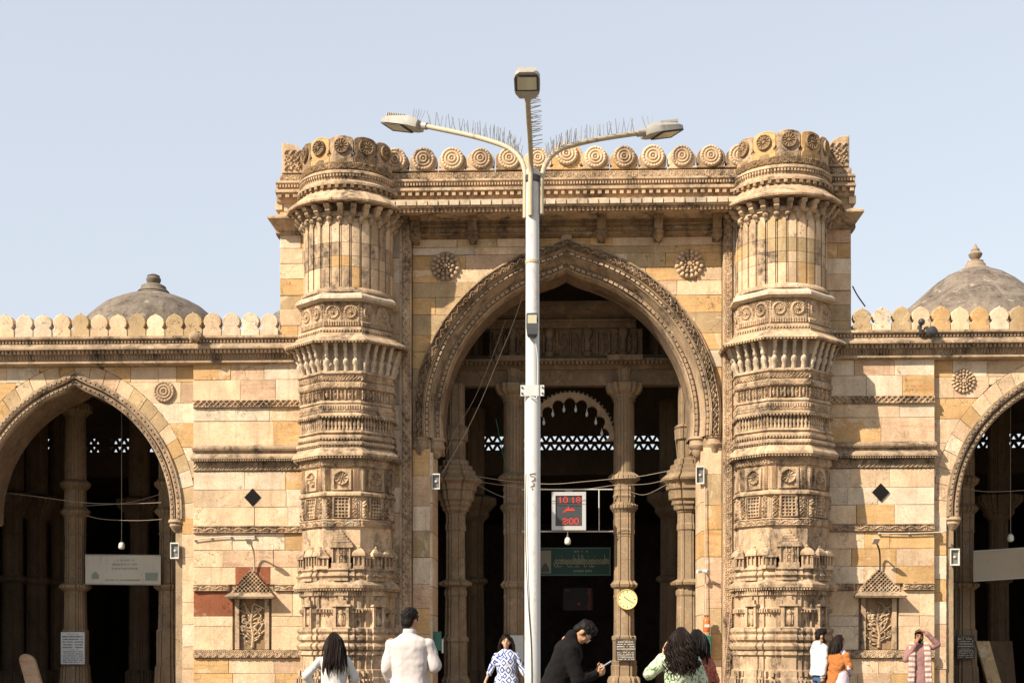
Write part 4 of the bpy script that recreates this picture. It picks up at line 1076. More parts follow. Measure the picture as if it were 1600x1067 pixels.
# ================================================================ domes
def dome(px, Y, base_py, prof, lab, nb):
    p = W(px, 500, Y); s = 2100/(Y+28)
    T = thing('dome', (p.x, Y, ZR), lab, 'dome')
    MB().lathe([(hw/s, wz(py, Y)) for hw, py in prof], (p.x, Y, 0), 48).build('shell', S_dome, T, 30)
    return T, p, s
T, p, s = dome(240, 6.0, 500, [(122,560),(120,530),(112,512),(100,497),(89,486.5),(76,475.5),(60,467),(43,460),(26,455.5),(10,453.5)], 'low grey dome with squat stone pot finial behind the left wall', 0)
MB().lathe([(28/s,wz(458,6)),(28/s,wz(455,6)),(24/s,wz(452.5,6)),(25/s,wz(451,6)),(20/s,wz(446,6)),(19/s,wz(442,6)),(14/s,wz(439,6)),(8/s,wz(438.5,6)),(11/s,wz(434,6)),(11.5/s,wz(430,6)),(9/s,wz(426.5,6)),(10/s,wz(425.5,6)),(6/s,wz(423,6)),(2/s,wz(421.5,6))], (p.x, 6, 0), 24).build('finial', S_dome, T, 40)
T, p, s = dome(1524, 6.0, 500, [(150,570),(146,540),(132,512),(113,494),(95,480),(76,463),(60,449),(44,438),(25,429.5),(10,427)], 'rounder grey dome with slender stone finial behind the right wall', 0)
MB().lathe([(24/s,wz(431,6)),(23/s,wz(428,6)),(16/s,wz(424,6)),(15/s,wz(420,6)),(12/s,wz(417,6)),(12/s,wz(415,6)),(5/s,wz(412.5,6)),(9/s,wz(408,6)),(10.5/s,wz(404,6)),(8/s,wz(400.5,6)),(6/s,wz(399.5,6)),(6.5/s,wz(397,6)),(3/s,wz(393,6)),(1/s,wz(388,6))], (p.x, 6, 0), 24).build('finial', stone('finial_sandstone', (.36,.27,.19), .4), T, 40)
T, p, s = dome(470, 7.5, 500, [(70,540),(58,510),(42,490),(25,479),(8,474)], 'low grey dome mostly hidden behind the left corner of the gateway', 0)
# ================================================================ street lamp
def rusty(name, c, amount=.35, rough=.45):
    m, t, b = nodes(name)
    geo = t.nodes.new('ShaderNodeNewGeometry'); pos = geo.outputs['Position']
    sv = vmath(t, 'MULTIPLY', pos, (5, 5, 1.3)); n = noise(t, sv, 1.6, 7, .7, .6); n2 = noise(t, pos, 14, 5, .7)
    f = fmath(t, 'MULTIPLY', rng(t, n, .52, .66), rng(t, n2, .35, .6))
    col = mixc(t, [x*.9 for x in c], c, noise(t, pos, 3, 3))
    t.links.new(mixc(t, col, (.22,.10,.035), fmath(t, 'MULTIPLY', f, amount)), b.inputs['Base Color'])
    b.inputs['Roughness'].default_value = rough
    return m
M_pole = rusty('galvanised_white_paint', (.50,.49,.47), .5, .45)
M_arm = rusty('rusty_cream_paint', (.40,.33,.22), 1.0, .6)
M_head = rusty('lamp_housing', (.33,.31,.27), .5)
M_lens = plain('lamp_glass', (.42,.40,.27), .15, spec=.6)
M_dark = plain('dark_metal', (.03,.03,.032), .5)
M_wire = plain('cable', (.035,.03,.028), .6)
M_wirelt = plain('pale_cable', (.30,.25,.19), .7)
M_steel = plain('bare_steel', (.42,.42,.42), .35, .7)
LY = -12.0
def lp(px, py, Y=LY): return W(px, py, Y)
L = thing('street_lamp', (lp(832, 900).x, LY, 0), 'white steel lamp post with three spiked lamp arms standing before the gateway', 'street lamp')
lx = lp(832, 600).x; k = 28+LY
pz = lambda py: wz(py, LY, 832)
MB().lathe([(.14,0),(.14,.03),(.095,.04),(.094,pz(622)),(.082,pz(616)),(.080,pz(345)),(.076,pz(266)),(.03,pz(263))], (lx, LY, 0), 24).build('pole', M_pole, L, 30)
MB().lathe([(.20,0),(.20,.03)], (lx, LY, 0), 12).build('base_plate', M_pole, L)
MB().lathe([(.083,pz(413)),(.087,pz(412)),(.087,pz(408)),(.083,pz(407))], (lx, LY, 0), 20).build('band', M_arm, L)
MB().lathe([(.083,pz(286)),(.092,pz(285)),(.092,pz(276)),(.083,pz(275))], (lx, LY, 0), 20).build('band', M_dark, L)
def smooth_path(P, n=8):
    P = [Vector(p) for p in P]; out_ = []
    for i in range(len(P)-1):
        a, b, c, d = P[max(i-1,0)], P[i], P[i+1], P[min(i+2,len(P)-1)]
        for j in range(n):
            t = j/n; out_.append(.5*((2*b)+(c-a)*t+(2*a-5*b+4*c-d)*t*t+(3*b-a-3*c+d)*t**3))
    out_.append(P[-1]); return out_
def spikes(path, side, parent, start=.35, n=26, ln=.17):
    m = MB(); Lp = len(path)
    for i in range(n):
        f = start+(.97-start)*i/(n-1); q = f*(Lp-1); j = int(q); p = path[j].lerp(path[min(j+1,Lp-1)], q-j)
        for sgn in (0, 1) if i % 2 else (0,):
            rs = random.Random(i*7+sgn); e = p+(side+Vector((rs.uniform(-.25,.25), rs.uniform(-.5,.5), rs.uniform(-.1,.1)))).normalized()*ln*rs.uniform(.8,1.05)
            m.tube([p, e], [.0055,.004], 4)
    m.build('bird_spikes', M_steel, parent, kind='stuff')
def lamp_head(M, label):
    b = MB(); b.loft([[Vector((x, y, z_)) for y, z_ in ((-w,zl_),(w,zl_),(w*1.02,zm),(w*.8,zt),(-w*.8,zt),(-w*1.02,zm))] for x, w, zl_, zm, zt in ((0,.10,-.05,.0,.05),(.10,.15,-.05,.02,.075),(.18,.16,-.05,.02,.065),(.42,.16,-.05,.01,.04),(.50,.13,-.045,.0,.015),(.53,.09,-.035,-.02,-.01))])
    b.xf(M); h = b.build('lamp_head', M_head, L, 30)
    g = MB().bx(.20,.47,-.12,.12,-.062,-.048); g.xf(M); g.build('lens', M_lens, h)
    g = MB()
    for i in range(2): g.bx(.185,.485,-.145+.27*i,-.125+.27*i,-.066,-.048)
    g.bx(.18,.20,-.145,.145,-.066,-.048); g.bx(.47,.488,-.145,.145,-.066,-.048); g.xf(M); g.build('lens_frame', M_dark, h)
    f = MB()
    for i in range(10): f.bx(.20+i*.027,.208+i*.027,-.12,.12,.03,.085)
    f.xf(M); f.build('cooling_fins', M_head, h)
    c = MB().tube([(-.10,0,0),(.03,0,0)], .045, 10); c.xf(M); c.build('socket', M_head, h, 40)
    s_ = MB()
    for i in range(7): s_.tube([(.02+i*.02,.02*(i%3-1),.06),(.0+i*.025,.03*(i%3-1),.19)], .003, 4)
    s_.xf(M); s_.build('bird_spikes', M_steel, h, kind='stuff')
    for sx_ in (.03, .15):
        for sy in (-.1, .1):
            pass
arms = {
 'l': [lp(820.5,341), lp(820.5,300), lp(820,268), lp(812,247,-11.9), lp(795,232,-11.8), lp(770,222,-11.7), lp(730,211,-11.55), lp(663,197,-11.3)],
 'r': [lp(846,335), lp(846,300), lp(847,275), lp(855,252,-11.9), lp(872,236,-11.8), lp(895,227,-11.7), lp(940,217,-11.55), lp(1000,208,-11.3)],
 'f': [lp(829,337,-12.09), lp(829,290,-12.09), lp(829.5,255,-12.12), lp(828,215,-12.5), lp(826,185,-12.9), lp(824.5,154,-13.3)]}
for kx, P_ in arms.items():
    path = smooth_path(P_)
    a = MB().tube(path, [.030]*len(path), 10).build('lamp_arm', M_arm, L, 40)
    d = (path[-1]-path[-4]).normalized()
    if kx == 'f':
        spikes(path, Vector((1,0,.15)), a, .5, 22, .15)
        tilt = R(11); X = Vector((0,-math.cos(tilt),math.sin(tilt)))
    else:
        spikes(path, Vector((0,-.1,1)), a, .42, 38, .20)
        X = Vector((d.x, d.y, 0)).normalized(); tl = R(15); X = (X*math.cos(tl)+Vector((0,0,math.sin(tl)))).normalized()
    Yv = Vector((0,0,1)).cross(X).normalized(); Z = X.cross(Yv)
    M = Matrix((X, Yv, Z)).transposed().to_4x4(); M.translation = path[-1]+X*.06
    lamp_head(M @ Matrix.Scale(.86, 4) if kx == 'f' else M, kx)
# floodlight, clamp and cable on the post
fl = MB(); fx = lx
fl.loft([[Vector((fx+a*w, LY-.10-d_, pz(py))) for a, d_ in ((-1,0),(1,0),(1,dp),(-1,dp))] for w, dp, py in ((.062,.03,493),(.07,.05,496),(.07,.09,518),(.06,.10,528),(.045,.05,531))])
F = fl.build('floodlight', M_dark, L)
q4 = MB(); q4.box((fx, LY-.178, (pz(498)+pz(515))/2), (.105, .012, pz(498)-pz(515)), Matrix.Rotation(R(14), 3, 'X')); q4.build('lens', plain('flood_glass', (.55,.52,.36), .15), F)
MB().bx(fx-.02, fx+.02, LY-.12, LY-.06, pz(520), pz(505)).build('bracket', M_steel, F)
MB().bx(fx-.14, fx+.14, LY-.10, LY-.085, pz(621), pz(604)).build('clamp_plate', M_pole, L)
bb = MB()
for a in (-.12, .12):
    for py in (608, 617): bb.lathe([(.012,0),(.012,.012)], (0,0,0), 6); bb.v[-12:] = [Vector((fx+a, LY-.10, pz(py)))+Matrix.Rotation(R(90),3,'X') @ p for p in bb.v[-12:]]
bb.build('bolt', M_dark, L, kind='stuff')
MB().tube(smooth_path([lp(836,530,-12.12), lp(840,560,-12.11), lp(840,600,-12.12), lp(838,622,-12.12), lp(826,618,-12.12)]), .006, 6).build('cable', M_pole, L)
MB().tube(smooth_path([lp(822,740,-12.1), lp(821,800,-12.1), lp(822,870,-12.1), lp(826,950,-12.1), lp(830,1010,-12.1), lp(831,1080,-12.1)]), .006, 6).build('cable', M_wire, L)
tw = random.Random(2); MB().tube(smooth_path([lp(833+tw.uniform(-6,4), 736+i*2.2, -12.1) for i in range(14)]), .006, 5).build('wire_tie', M_arm, L)
MB().tube(smooth_path([lp(821,342), lp(822,352), lp(826,357)]), .005, 5).build('cable', M_wire, L); MB().tube(smooth_path([lp(846,336), lp(846,350), lp(838,356)]), .005, 5).build('cable', M_wire, L)
# ================================================================ loudspeakers
M_spk = plain('speaker_plastic', (.52,.50,.45), .5)
def speaker(px, py, Y, lab, w=.17, h=.36, yaw=0):
    p = W(px, py, Y); T = thing('loudspeaker', (p.x, Y, p.z-h/2), lab, 'loudspeaker', 'column loudspeakers on the arch jambs')
    M = Matrix.Translation(p) @ Matrix.Rotation(R(yaw), 4, 'Z')
    b = MB(); b.loft([[Vector((sx_*w/2*q, y, sz*h/2*q)) for sx_, sz in ((-1,-1),(1,-1),(1,1),(-1,1))] for q, y in ((.55,.20),(.85,.06),(1,0),(1,-.02),(.86,-.022),(.80,.03),(.5,.10))]); b.xf(M); b.build('housing', M_spk, T)
    b = MB().bx(-w*.34, w*.34, .028, .05, -h*.36, h*.36); b.xf(M); b.build('horn_throat', plain('speaker_mesh', (.13,.125,.115), .6) if 'speaker_mesh' not in MATS else MATS['speaker_mesh'], T)
    b = MB().ball((0,.02,0), (.028,.03,.028), 10, 6); b.xf(M); b.build('phase_plug', M_spk, T, 60)
    b = MB().bx(-.02,.02,.1,.28,-.03,.03); b.xf(M); b.build('bracket', M_dark, T)
speaker(681, 752, .12, 'grey loudspeaker on the left jamb of the great arch', .17, .33)
speaker(1094, 742, .12, 'grey loudspeaker on the right jamb of the great arch', .17, .38)
speaker(273, 860, .05, 'grey loudspeaker on the right jamb of the left arch', .18, .34)
speaker(1492, 870, .05, 'white loudspeaker on the left jamb of the right arch', .19, .35)
# ================================================================ signs, boards, clocks
M_frame = plain('pale_aluminium', (.46,.45,.43), .4, .3)
M_screen = plain('led_screen', (.045,.045,.048), .3)
M_led = plain('red_led', (.5,.03,.015), .4, emit=((1,.08,.03), .22))
M_ivory = plain('ivory_card', (.60,.57,.48), .6)
M_board = rusty('weathered_board', (.56,.52,.42), .35)
M_green = plain('green_signboard', (.007,.042,.03), .6)
M_text = plain('faded_cream_lettering', (.22,.21,.14), .7)
M_ink = plain('black_ink', (.03,.03,.03), .7)
M_brown = plain('brown_notice', (.055,.04,.032), .5)
M_gold = plain('gold_lettering', (.45,.32,.07), .5)
M_ltext = plain('white_lettering', (.55,.52,.46), .6)
def text_rows(name, mat, parent, x0, x1, z0, z1, y, rows, seed, fill=.75, ch=.5):
    """lines of small illegible letters standing a little proud of the board"""
    rd = random.Random(seed); m = MB(); rh = (z1-z0)/rows
    for r in range(rows):
        zc_ = z1-(r+.5)*rh; x = x0+(x1-x0)*(1-fill)*rd.uniform(.1,.5); xe = x1-(x1-x0)*(1-fill)*rd.uniform(.1,.5); cw = rh*ch
        while x < xe:
            w = cw*rd.uniform(.5,1.1); h = rh*rd.uniform(.28,.55)
            if rd.random() > .14: m.bx(x, x+w*.75, y-.003, y, zc_-h/2, zc_+h/2*rd.uniform(.1,1)); m.bx(x, x+w, y-.0035, y, zc_+rh*.14, zc_+rh*.22)
            x += w*1.15
    m.build(name, mat, parent, kind='stuff')
DIG = {'1': ('00100','01100','00100','00100','00100','00100','01110'), '0': ('01110','10001','10001','10001','10001','10001','01110'), '8': ('01110','10001','10001','01110','10001','10001','01110'),
       '2': ('01110','10001','00001','00110','01000','10000','11111'), ':': ('0','1','1','0','1','1','0'), ' ': ('00',)*7,
       'Z': ('0000000100000000','0000000100000000','0000010100011000','0000011111100100','0001011111111110','0010100000000000','0101000000000000')}
cY = 2.2
def dots(m, s_, x, zt, pitch, y, size):
    for ch in s_:
        g = DIG[ch]
        for r, row in enumerate(g):
            for c_, v in enumerate(row):
                if v == '1': m.bx(x+c_*pitch, x+c_*pitch+size, y-.006, y, zt-r*pitch-size, zt-r*pitch)
        x += (len(g[0])+1)*pitch
    return x
cp0, cp1 = W(862, 828, cY), W(915.5, 768, cY)
T = thing('prayer_clock', ((cp0.x+cp1.x)/2, cY, cp0.z), 'grey framed digital clock with red numerals hanging beside the lamp post', 'digital clock')
b = MB(); x0, x1, z0, z1 = cp0.x, cp1.x, cp0.z, cp1.z; fw = .085
b.bx(x0, x0+fw, cY, cY+.12, z0, z1).bx(x1-fw, x1, cY, cY+.12, z0, z1).bx(x0+fw, x1-fw, cY+.001, cY+.12, z0, z0+fw*1.1).bx(x0+fw, x1-fw, cY+.001, cY+.12, z1-fw, z1)
b.build('frame', M_frame, T); MB().bx(x0+.02, x1-.02, cY+.03, cY+.11, z0+.02, z1-.02).build('screen', M_screen, T)
m = MB(); pt_ = (x1-x0-2*fw)/31; sx0 = x0+fw
dots(m, '10 18', sx0+pt_*3.2, z1-fw-pt_*1.5, pt_, cY+.029, pt_*.95)
dots(m, 'Z', sx0+pt_*7.5, z1-fw-pt_*12.5, pt_, cY+.029, pt_*.95)
dots(m, '2:00', sx0+pt_*8, z0+fw+pt_*9.5, pt_, cY+.029, pt_*.95)
m.build('numerals', M_led, T, kind='stuff')
MB().bx((x0+x1)/2-.08, (x0+x1)/2+.08, cY+.04, cY+.07, z1, wz(764, cY)).build('hanger', M_dark, T)
RF = thing('steel_rail', (0, cY+.2, wz(826, cY)), 'thin white steel rails holding the digital clock between the tall pillars', 'rail')
for py, a, bb_ in ((764.5, 815, 957), (830, 815, 958)):
    MB().tube([W(a, py, cY+.09), W(bb_, py, cY+.5)], .017, 8).build('bar', M_white, RF)
MB().tube([W(936, 765, cY+.4), W(936, 830, cY+.4)], .014, 8).build('upright', M_white, RF)
# green signboard
gY = 4.4; g0, g1 = W(842, 899, gY), W(954, 855, gY)
T = thing('green_signboard', ((g0.x+g1.x)/2, gY, g0.z), 'dark green signboard with cream script and a small picture hanging in the hall', 'signboard')
MB().bx(g0.x, g1.x, gY, gY+.05, g0.z, g1.z).build('board', M_green, T)
b = MB(); e = .03
b.bx(g0.x-.01, g1.x+.01, gY-.012, gY-.001, g1.z-e, g1.z).bx(g0.x-.01, g1.x+.01, gY-.012, gY-.001, g0.z, g0.z+e).bx(g1.x-e, g1.x, gY-.011, gY-.001, g0.z+e, g1.z-e); b.build('border', plain('sign_border', (.05,.12,.09), .6), T)
MB().bx(g0.x+.03, W(861, 0, gY).x, gY-.01, gY-.001, g0.z+.06, g1.z-.07).build('picture', plain('faded_picture', (.22,.20,.14), .6), T)
pc = W(852, 888, gY); MB().prism([(pc.x-.1,g0.z+.08),(pc.x+.1,g0.z+.08),(pc.x+.1,g0.z+.16),(pc.x+.04,g0.z+.27),(pc.x,g0.z+.31),(pc.x-.06,g0.z+.25),(pc.x-.1,g0.z+.16)], gY-.014, gY-.0105).build('picture_dome', plain('picture_shade', (.06,.06,.05), .6), T)
m = MB(); rs = random.Random(6); xa = W(866, 0, gY).x; xb = W(950, 0, gY).x; zc_ = (g0.z+g1.z)/2
x = xa
while x < xb:      # flowing script: loops on a base line, some uprights and dots
    w = rs.uniform(.05,.10); up = rs.random() < .3; h = rs.uniform(.13,.19) if up else rs.uniform(.03,.08); y_ = gY-.006
    if up: m.tube([(x+w*.2,y_,zc_-.04),(x+w*.15,y_,zc_+h)], .011, 5)
    m.tube(smooth_path([(x-w*.3,y_,zc_-.045),(x+w*.3,y_,zc_-.05),(x+w*.7,y_,zc_+h*.4),(x+w*.4,y_,zc_+.05),(x+w*.2,y_,zc_+.0),(x+w,y_,zc_-.05)], 4), .013, 5)
    if rs.random() < .3: m.tube(smooth_path([(x,y_,zc_-.06),(x+w*.3,y_,zc_-.13),(x+w*1.2,y_,zc_-.10)], 4), .011, 5)
    if rs.random() < .4: m.ball((x+w*.5, y_, zc_+rs.choice((-.13,.12))), (.013,.006,.013), 6, 4)
    x += w*.8
m.build('script', M_text, T, kind='stuff')
text_rows('small_script', M_text, T, xa+.4, xb-.4, g0.z+.06, g0.z+.16, gY-.001, 1, 4); text_rows('small_script', M_text, T, xa+.45, xb-.45, g1.z-.14, g1.z-.05, gY-.001, 1, 5)
# dim led panel deep in the hall
dY = 8.4; d0, d1 = W(880, 953, dY), W(926, 918, dY)
T = thing('led_panel', ((d0.x+d1.x)/2, dY, d0.z), 'dim black panel with a few red lights deep in the central doorway', 'led panel')
MB().bx(d0.x, d1.x, dY, dY+.06, d0.z, d1.z).build('panel', plain('panel_black', (.02,.018,.016), .5), T)
m = MB(); rs = random.Random(12)
for i in range(9): zq = d1.z-.04-i*.065; m.bx(d1.x-.10-rs.uniform(0,.05), d1.x-.05, dY-.006, dY-.001, zq-.02, zq)
for i in range(4): m.bx(d0.x+.05+i*.03, d0.x+.07+i*.03, dY-.006, dY-.001, d1.z-.08, d1.z-.06)
m.ball(((d0.x+d1.x)/2+.02, dY, d0.z+.17), (.04,.01,.04), 8, 5)
m.build('red_lights', plain('dim_led', (.2,.02,.01), .5, emit=((1,.08,.03), .025)), T, kind='stuff')
# round wall clock
kY = 2.66; kc = W(980, 936, kY); kr = .235
T = thing('wall_clock', (kc.x, kY, kc.z-kr), 'round pale yellow wall clock hung on the sunlit inner pillar', 'clock')
rot = lambda m_: m_.xf(Matrix.Translation(kc) @ Matrix.Rotation(R(90), 4, 'X'))
rot(MB().lathe([(kr*.9,-.06),(kr,-.05),(kr,.01),(kr*.97,.025),(kr*.9,.022),(kr*.88,.01)], (0,0,0), 40)).build('rim', plain('clock_rim', (.55,.42,.16), .4), T, 40)
rot(MB().lathe([(kr*.9,-.01),(kr*.9,.012)], (0,0,0), 40)).build('dial', plain('clock_dial', (.68,.58,.30), .5, var=.05), T)
m = MB()
for i in range(12):
    a = R(30*i); l = .022 if i % 3 else .036; c_ = Vector((math.sin(a)*kr*.74, 0, math.cos(a)*kr*.74))
    m.box(kc+c_+Vector((0,-.016,0)), (.014, .004, l), Matrix.Rotation(a, 3, 'Y'))
m.build('numerals', M_ink, T, kind='stuff')
for a, l, w in ((R(310), .11, .014), (R(120), .16, .010)):
    d_ = Vector((math.sin(a), 0, math.cos(a))); m = MB(); m.box(kc+d_*l*.45+Vector((0,-.02-.3*w,0)), (w, .004, l), Matrix.Rotation(a, 3, 'Y')); m.build('hand', M_ink, T)
# notices
def notice(name, px0, px1, py0, py1, Y, lab, board, ink, rows, seed, gold=None, tilt=0, post=None):
    p0, p1 = W(px0, py1, Y), W(px1, py0, Y)
    T = thing(name, ((p0.x+p1.x)/2, Y, p0.z), lab, 'notice')
    MB().bx(p0.x, p1.x, Y, Y+.03, p0.z, p1.z).build('board', board, T)
    h = p1.z-p0.z; w = p1.x-p0.x
    if ink:
        text_rows('lettering', ink, T, p0.x+w*.05, p1.x-w*.05, p0.z+h*.48, p1.z-h*(.10 if gold else .03), Y-.001, rows//2, seed, .9)
        text_rows('lettering', ink, T, p0.x+w*.05, p1.x-w*.05, p0.z+h*.03, p0.z+h*.42, Y-.001, rows//2+1, seed+1, .88)
    if gold:
        for f in (.93, .45): text_rows('heading', gold, T, p0.x+w*.25, p1.x-w*.25, p0.z+h*(f-.04), p0.z+h*(f+.035), Y-.001, 1, seed+5, .95)
    return T
notice('notice_board', 95, 132, 987, 1037, 3.02, 'white notice with black lines of text on the pillar in the left arch', plain('white_card', (.62,.64,.64), .5), M_ink, 10, 3, M_gold)
notice('notice_board', 962, 993, 997, 1032, 2.62, 'brown notice with white lettering below the round yellow clock', M_brown, M_ltext, 9, 4, M_gold)
notice('notice_board', 1495, 1523, 992, 1029, 3.0, 'dark notice with pale lettering on the pillar in the right arch', M_brown, M_ltext, 9, 5, M_gold)
T = notice('white_board', 785, 818, 992, 1034, 2.6, 'plain white board on the shaded pillar left of the lamp post', plain('whiteboard', (.48,.49,.47), .4), None, 1, 6)
b0 = W(787, 996, 2.59); MB().bx(b0.x, b0.x+.18, 2.588, 2.599, b0.z-.04, b0.z).build('heading', M_ink, T)
def banner(px0, px1, pyl0, pyl1, drop, Y, lab, mat, prints):
    a, b = W(px0, pyl0, Y), W(px1, pyl1, Y); h = drop/(2100/(28+Y))
    T = thing('banner', ((a.x+b.x)/2, Y, a.z-h), lab, 'banner')
    v = []; n = 16
    for side in (0, .015):
        for i in range(n+1):
            t = i/n; x = a.x+(b.x-a.x)*t; z_ = a.z+(b.z-a.z)*t
            for kq in (0, .5, 1): v.append((x, Y+side+.012*math.sin(t*7+kq*2), z_-h*kq))
    f = []; o_ = (n+1)*3
    for s_ in (0, 1):
        for i in range(n):
            for kq in range(2): f.append(tuple(q+s_*o_ for q in (i*3+kq, (i+1)*3+kq, (i+1)*3+kq+1, i*3+kq+1)))
    for i in range(n): f.append((i*3, (i+1)*3, (i+1)*3+o_, i*3+o_)); f.append((i*3+2, (i+1)*3+2, (i+1)*3+2+o_, i*3+2+o_))
    for e in (0, n*3): f += [(e, e+1, e+1+o_, e+o_), (e+1, e+2, e+2+o_, e+1+o_)]
    MB().add(v, f).build('sheet', mat, T, 40)
    m = MB()
    m.tube([a, b], .016, 6); m.tube([a-Vector((0,0,h)), b-Vector((0,0,h))], .016, 6)
    m.build('batten', M_frame, T)
    if prints:
        g = plain('faded_green_print', (.24,.29,.24), .7)
        MB().prism([(a.x+.16,a.z-h*.82),(a.x+.32,a.z-h*.82),(a.x+.32,a.z-h*.68),(a.x+.24,a.z-h*.58),(a.x+.16,a.z-h*.68)], Y-.016, Y-.013).build('dome_print', g, T)
        MB().bx(b.x-.36, b.x-.08, Y-.016, Y-.013, a.z-h*.88, a.z-h*.62).build('building_print', g, T)
        text_rows('lettering', plain('faded_ink', (.26,.25,.20), .7), T, a.x+.45, b.x-.45, a.z-h*.92, a.z-h*.82, Y-.013, 1, 8, .9)
        text_rows('lettering', plain('faint_ink', (.34,.33,.26), .7), T, a.x+.6, b.x-.5, a.z-h*.55, a.z-h*.12, Y-.013, 3, 9, .8)
    for p in (a, b): MB().tube([p, p+Vector((0,.1,.5))], .006, 5).build('cord', M_wire, T)
banner(133, 251, 866.5, 867.5, 46, 3.0, 'faded cream banner with green prints hung between pillars of the left arch', M_board, True)
banner(1521, 1655, 861, 852, 46, 2.4, 'grey brown banner hung aslant in the right arch', rusty('brown_board', (.34,.28,.19), .4), False)
# ================================================================ lamps, pipes and cables
M_bulb = plain('bulb_glass', (.55,.54,.48), .25, spec=.6)
def bulb(px, py, Y, lab, top):
    p = W(px, py, Y); T = thing('hanging_bulb', (p.x, Y, p.z-.1), lab, 'bulb', 'bulbs hanging in the hall')
    MB().lathe([(.02,.11),(.03,.10),(.034,.06),(.03,.055)], (p.x, Y, p.z), 10).build('lamp_holder', M_dark, T, 40)
    MB().lathe([(.03,.056),(.055,.03),(.072,-.01),(.072,-.07),(.06,-.10),(.02,-.115)], (p.x, Y, p.z), 14).build('glass', M_bulb, T, 50)
    MB().tube([(p.x, Y, p.z+.1), (p.x, Y, wz(top, Y))], .006, 5).build('flex', M_wirelt, T)
bulb(190, 850, 1.9, 'white bulb on a long cord above the faded cream banner', 625)
bulb(1579, 838, 1.9, 'white bulb on a long cord above the grey brown banner', 600)
bulb(887, 843, 2.2, 'white bulb under the digital clock', 830)
cable_n = [0]
def cable(P_, Y, lab, r=.008, mat=None, sag=None):
    pts = [W(a, b, Y if not isinstance(Y, (list, tuple)) else Y[i]) for i, (a, b) in enumerate(P_)]
    tag(MB().tube(smooth_path(pts), r*.72, 6).build('cable', mat or M_wirelt), lab, 'cable', kind='thing')
cable([(745,744),(800,752),(860,756),(915,752),(958,748),(1000,744),(1047,735)], 1.9, 'uppermost cable sagging across the great arch between its capitals', .010)
cable([(735,750),(780,757),(850,764),(912,764),(960,758),(1010,756),(1046,748)], 1.95, 'second cable sagging across the great arch above the digital clock', .008)
cable([(742,755),(775,772),(800,780)], 1.9, 'short cable drooping to the shaded pillar', .007)
cable([(958,757),(985,768),(1010,772),(1050,752)], 1.92, 'cable drooping between the sunlit pillars', .007)
cable([(820,452),(800,510),(775,570),(750,630),(720,690),(693,735),(684,742)], [.9]*7, 'thick brown cable slanting down the left of the great arch', .011)
cable([(790,500),(768,560),(740,625),(712,672),(697,708)], [1.2]*5, 'thin brown cable slanting behind the thick one in the great arch', .007)
M_ghose = plain('green_hose', (.02,.13,.07), .4)
cable([(775,655),(782,690),(790,725),(800,738),(815,740)], 2.4, 'thin green hose on the shaded pillar', .012, M_ghose)
cable([(1058,572),(1066,600),(1075,640),(1081,668)], 1.6, 'thin green hose against the right side of the great arch', .014, M_ghose)
cable([(1054,672),(1057,700),(1059,722)], 1.7, 'pale cord hanging to the right canopied capital', .008)
cable([(-5,768),(60,776),(130,785),(190,787),(252,785)], 1.7, 'long pale cable across the left arch', .010)
cable([(135,790),(200,785),(250,772)], 1.75, 'short cable crossing the long one in the left arch', .007)
cable([(135,805),(162,811),(215,813),(253,811)], 1.7, 'lowest cable sagging across the left arch', .008)
cable([(1490,760),(1545,768),(1625,764)], 1.7, 'pale cable across the right arch', .009)
cable([(1157,733),(1156,790),(1152,850),(1145,920),(1138,990),(1130,1075)], -.14, 'brown cable running down the wall beside the right tower', .018, plain('brown_cable', (.35,.20,.13), .6))
cable([(1332,447),(1340,462),(1352,479)], .6, 'black cable dropping from the gateway corner to the right wall', .02, M_wire)
M_wirelt2 = plain('dusty_conduit', (.45,.40,.32), .6)
for pts, lab in ((((1373,833),(1420,833),(1474,831)), 'white conduit on the wall left of the right arch'), (((304,843),(330,840),(360,838),(397,838)), 'white conduit on the wall right of the left arch')):
    T = tag(MB().tube(smooth_path([W(a, b, -.06) for a, b in pts]), .012, 8).build('conduit', M_wirelt2, None, 40), lab, 'conduit', kind='thing')
    for a, b in pts: 
        p = W(a, b, -.04); MB().box(p, (.03,.05,.04)).build('clip', M_frame, T)
cable([(1101,760),(1102,860),(1103,960),(1103,1070)], .10, 'white conduit down the right jamb of the great arch', .013, M_wirelt2)
def niche_lamp(px, lab):
    s_ = 1
    T = thing('wall_lamp', W(px, 890, -.05), lab, 'wall lamp', 'lamps over the niches')
    P_ = [W(px,892,-.06), W(px,872,-.10), W(px-1,860,-.18), W(px-4,851,-.34), W(px-7,845,-.46)]
    MB().tube(smooth_path(P_), .018, 8).build('stem', M_dark if px > 800 else M_arm, T, 40)
    b = MB(); b.loft([[Vector((x, y, z_)) for x, y in ((-w,-d_),(w,-d_),(w,d_),(-w,d_))] for w, d_, z_ in ((.03,.03,.05),(.055,.08,.02),(.06,.11,-.015))]); b.xf(Matrix.Translation(P_[-1]-Vector((0,.05,0))) @ Matrix.Rotation(R(-25),4,'X')); b.build('shade', M_frame, T)
niche_lamp(397, 'small curved lamp above the carved niche of the left pier'); niche_lamp(1375, 'small curved lamp above the carved niche of the right pier')
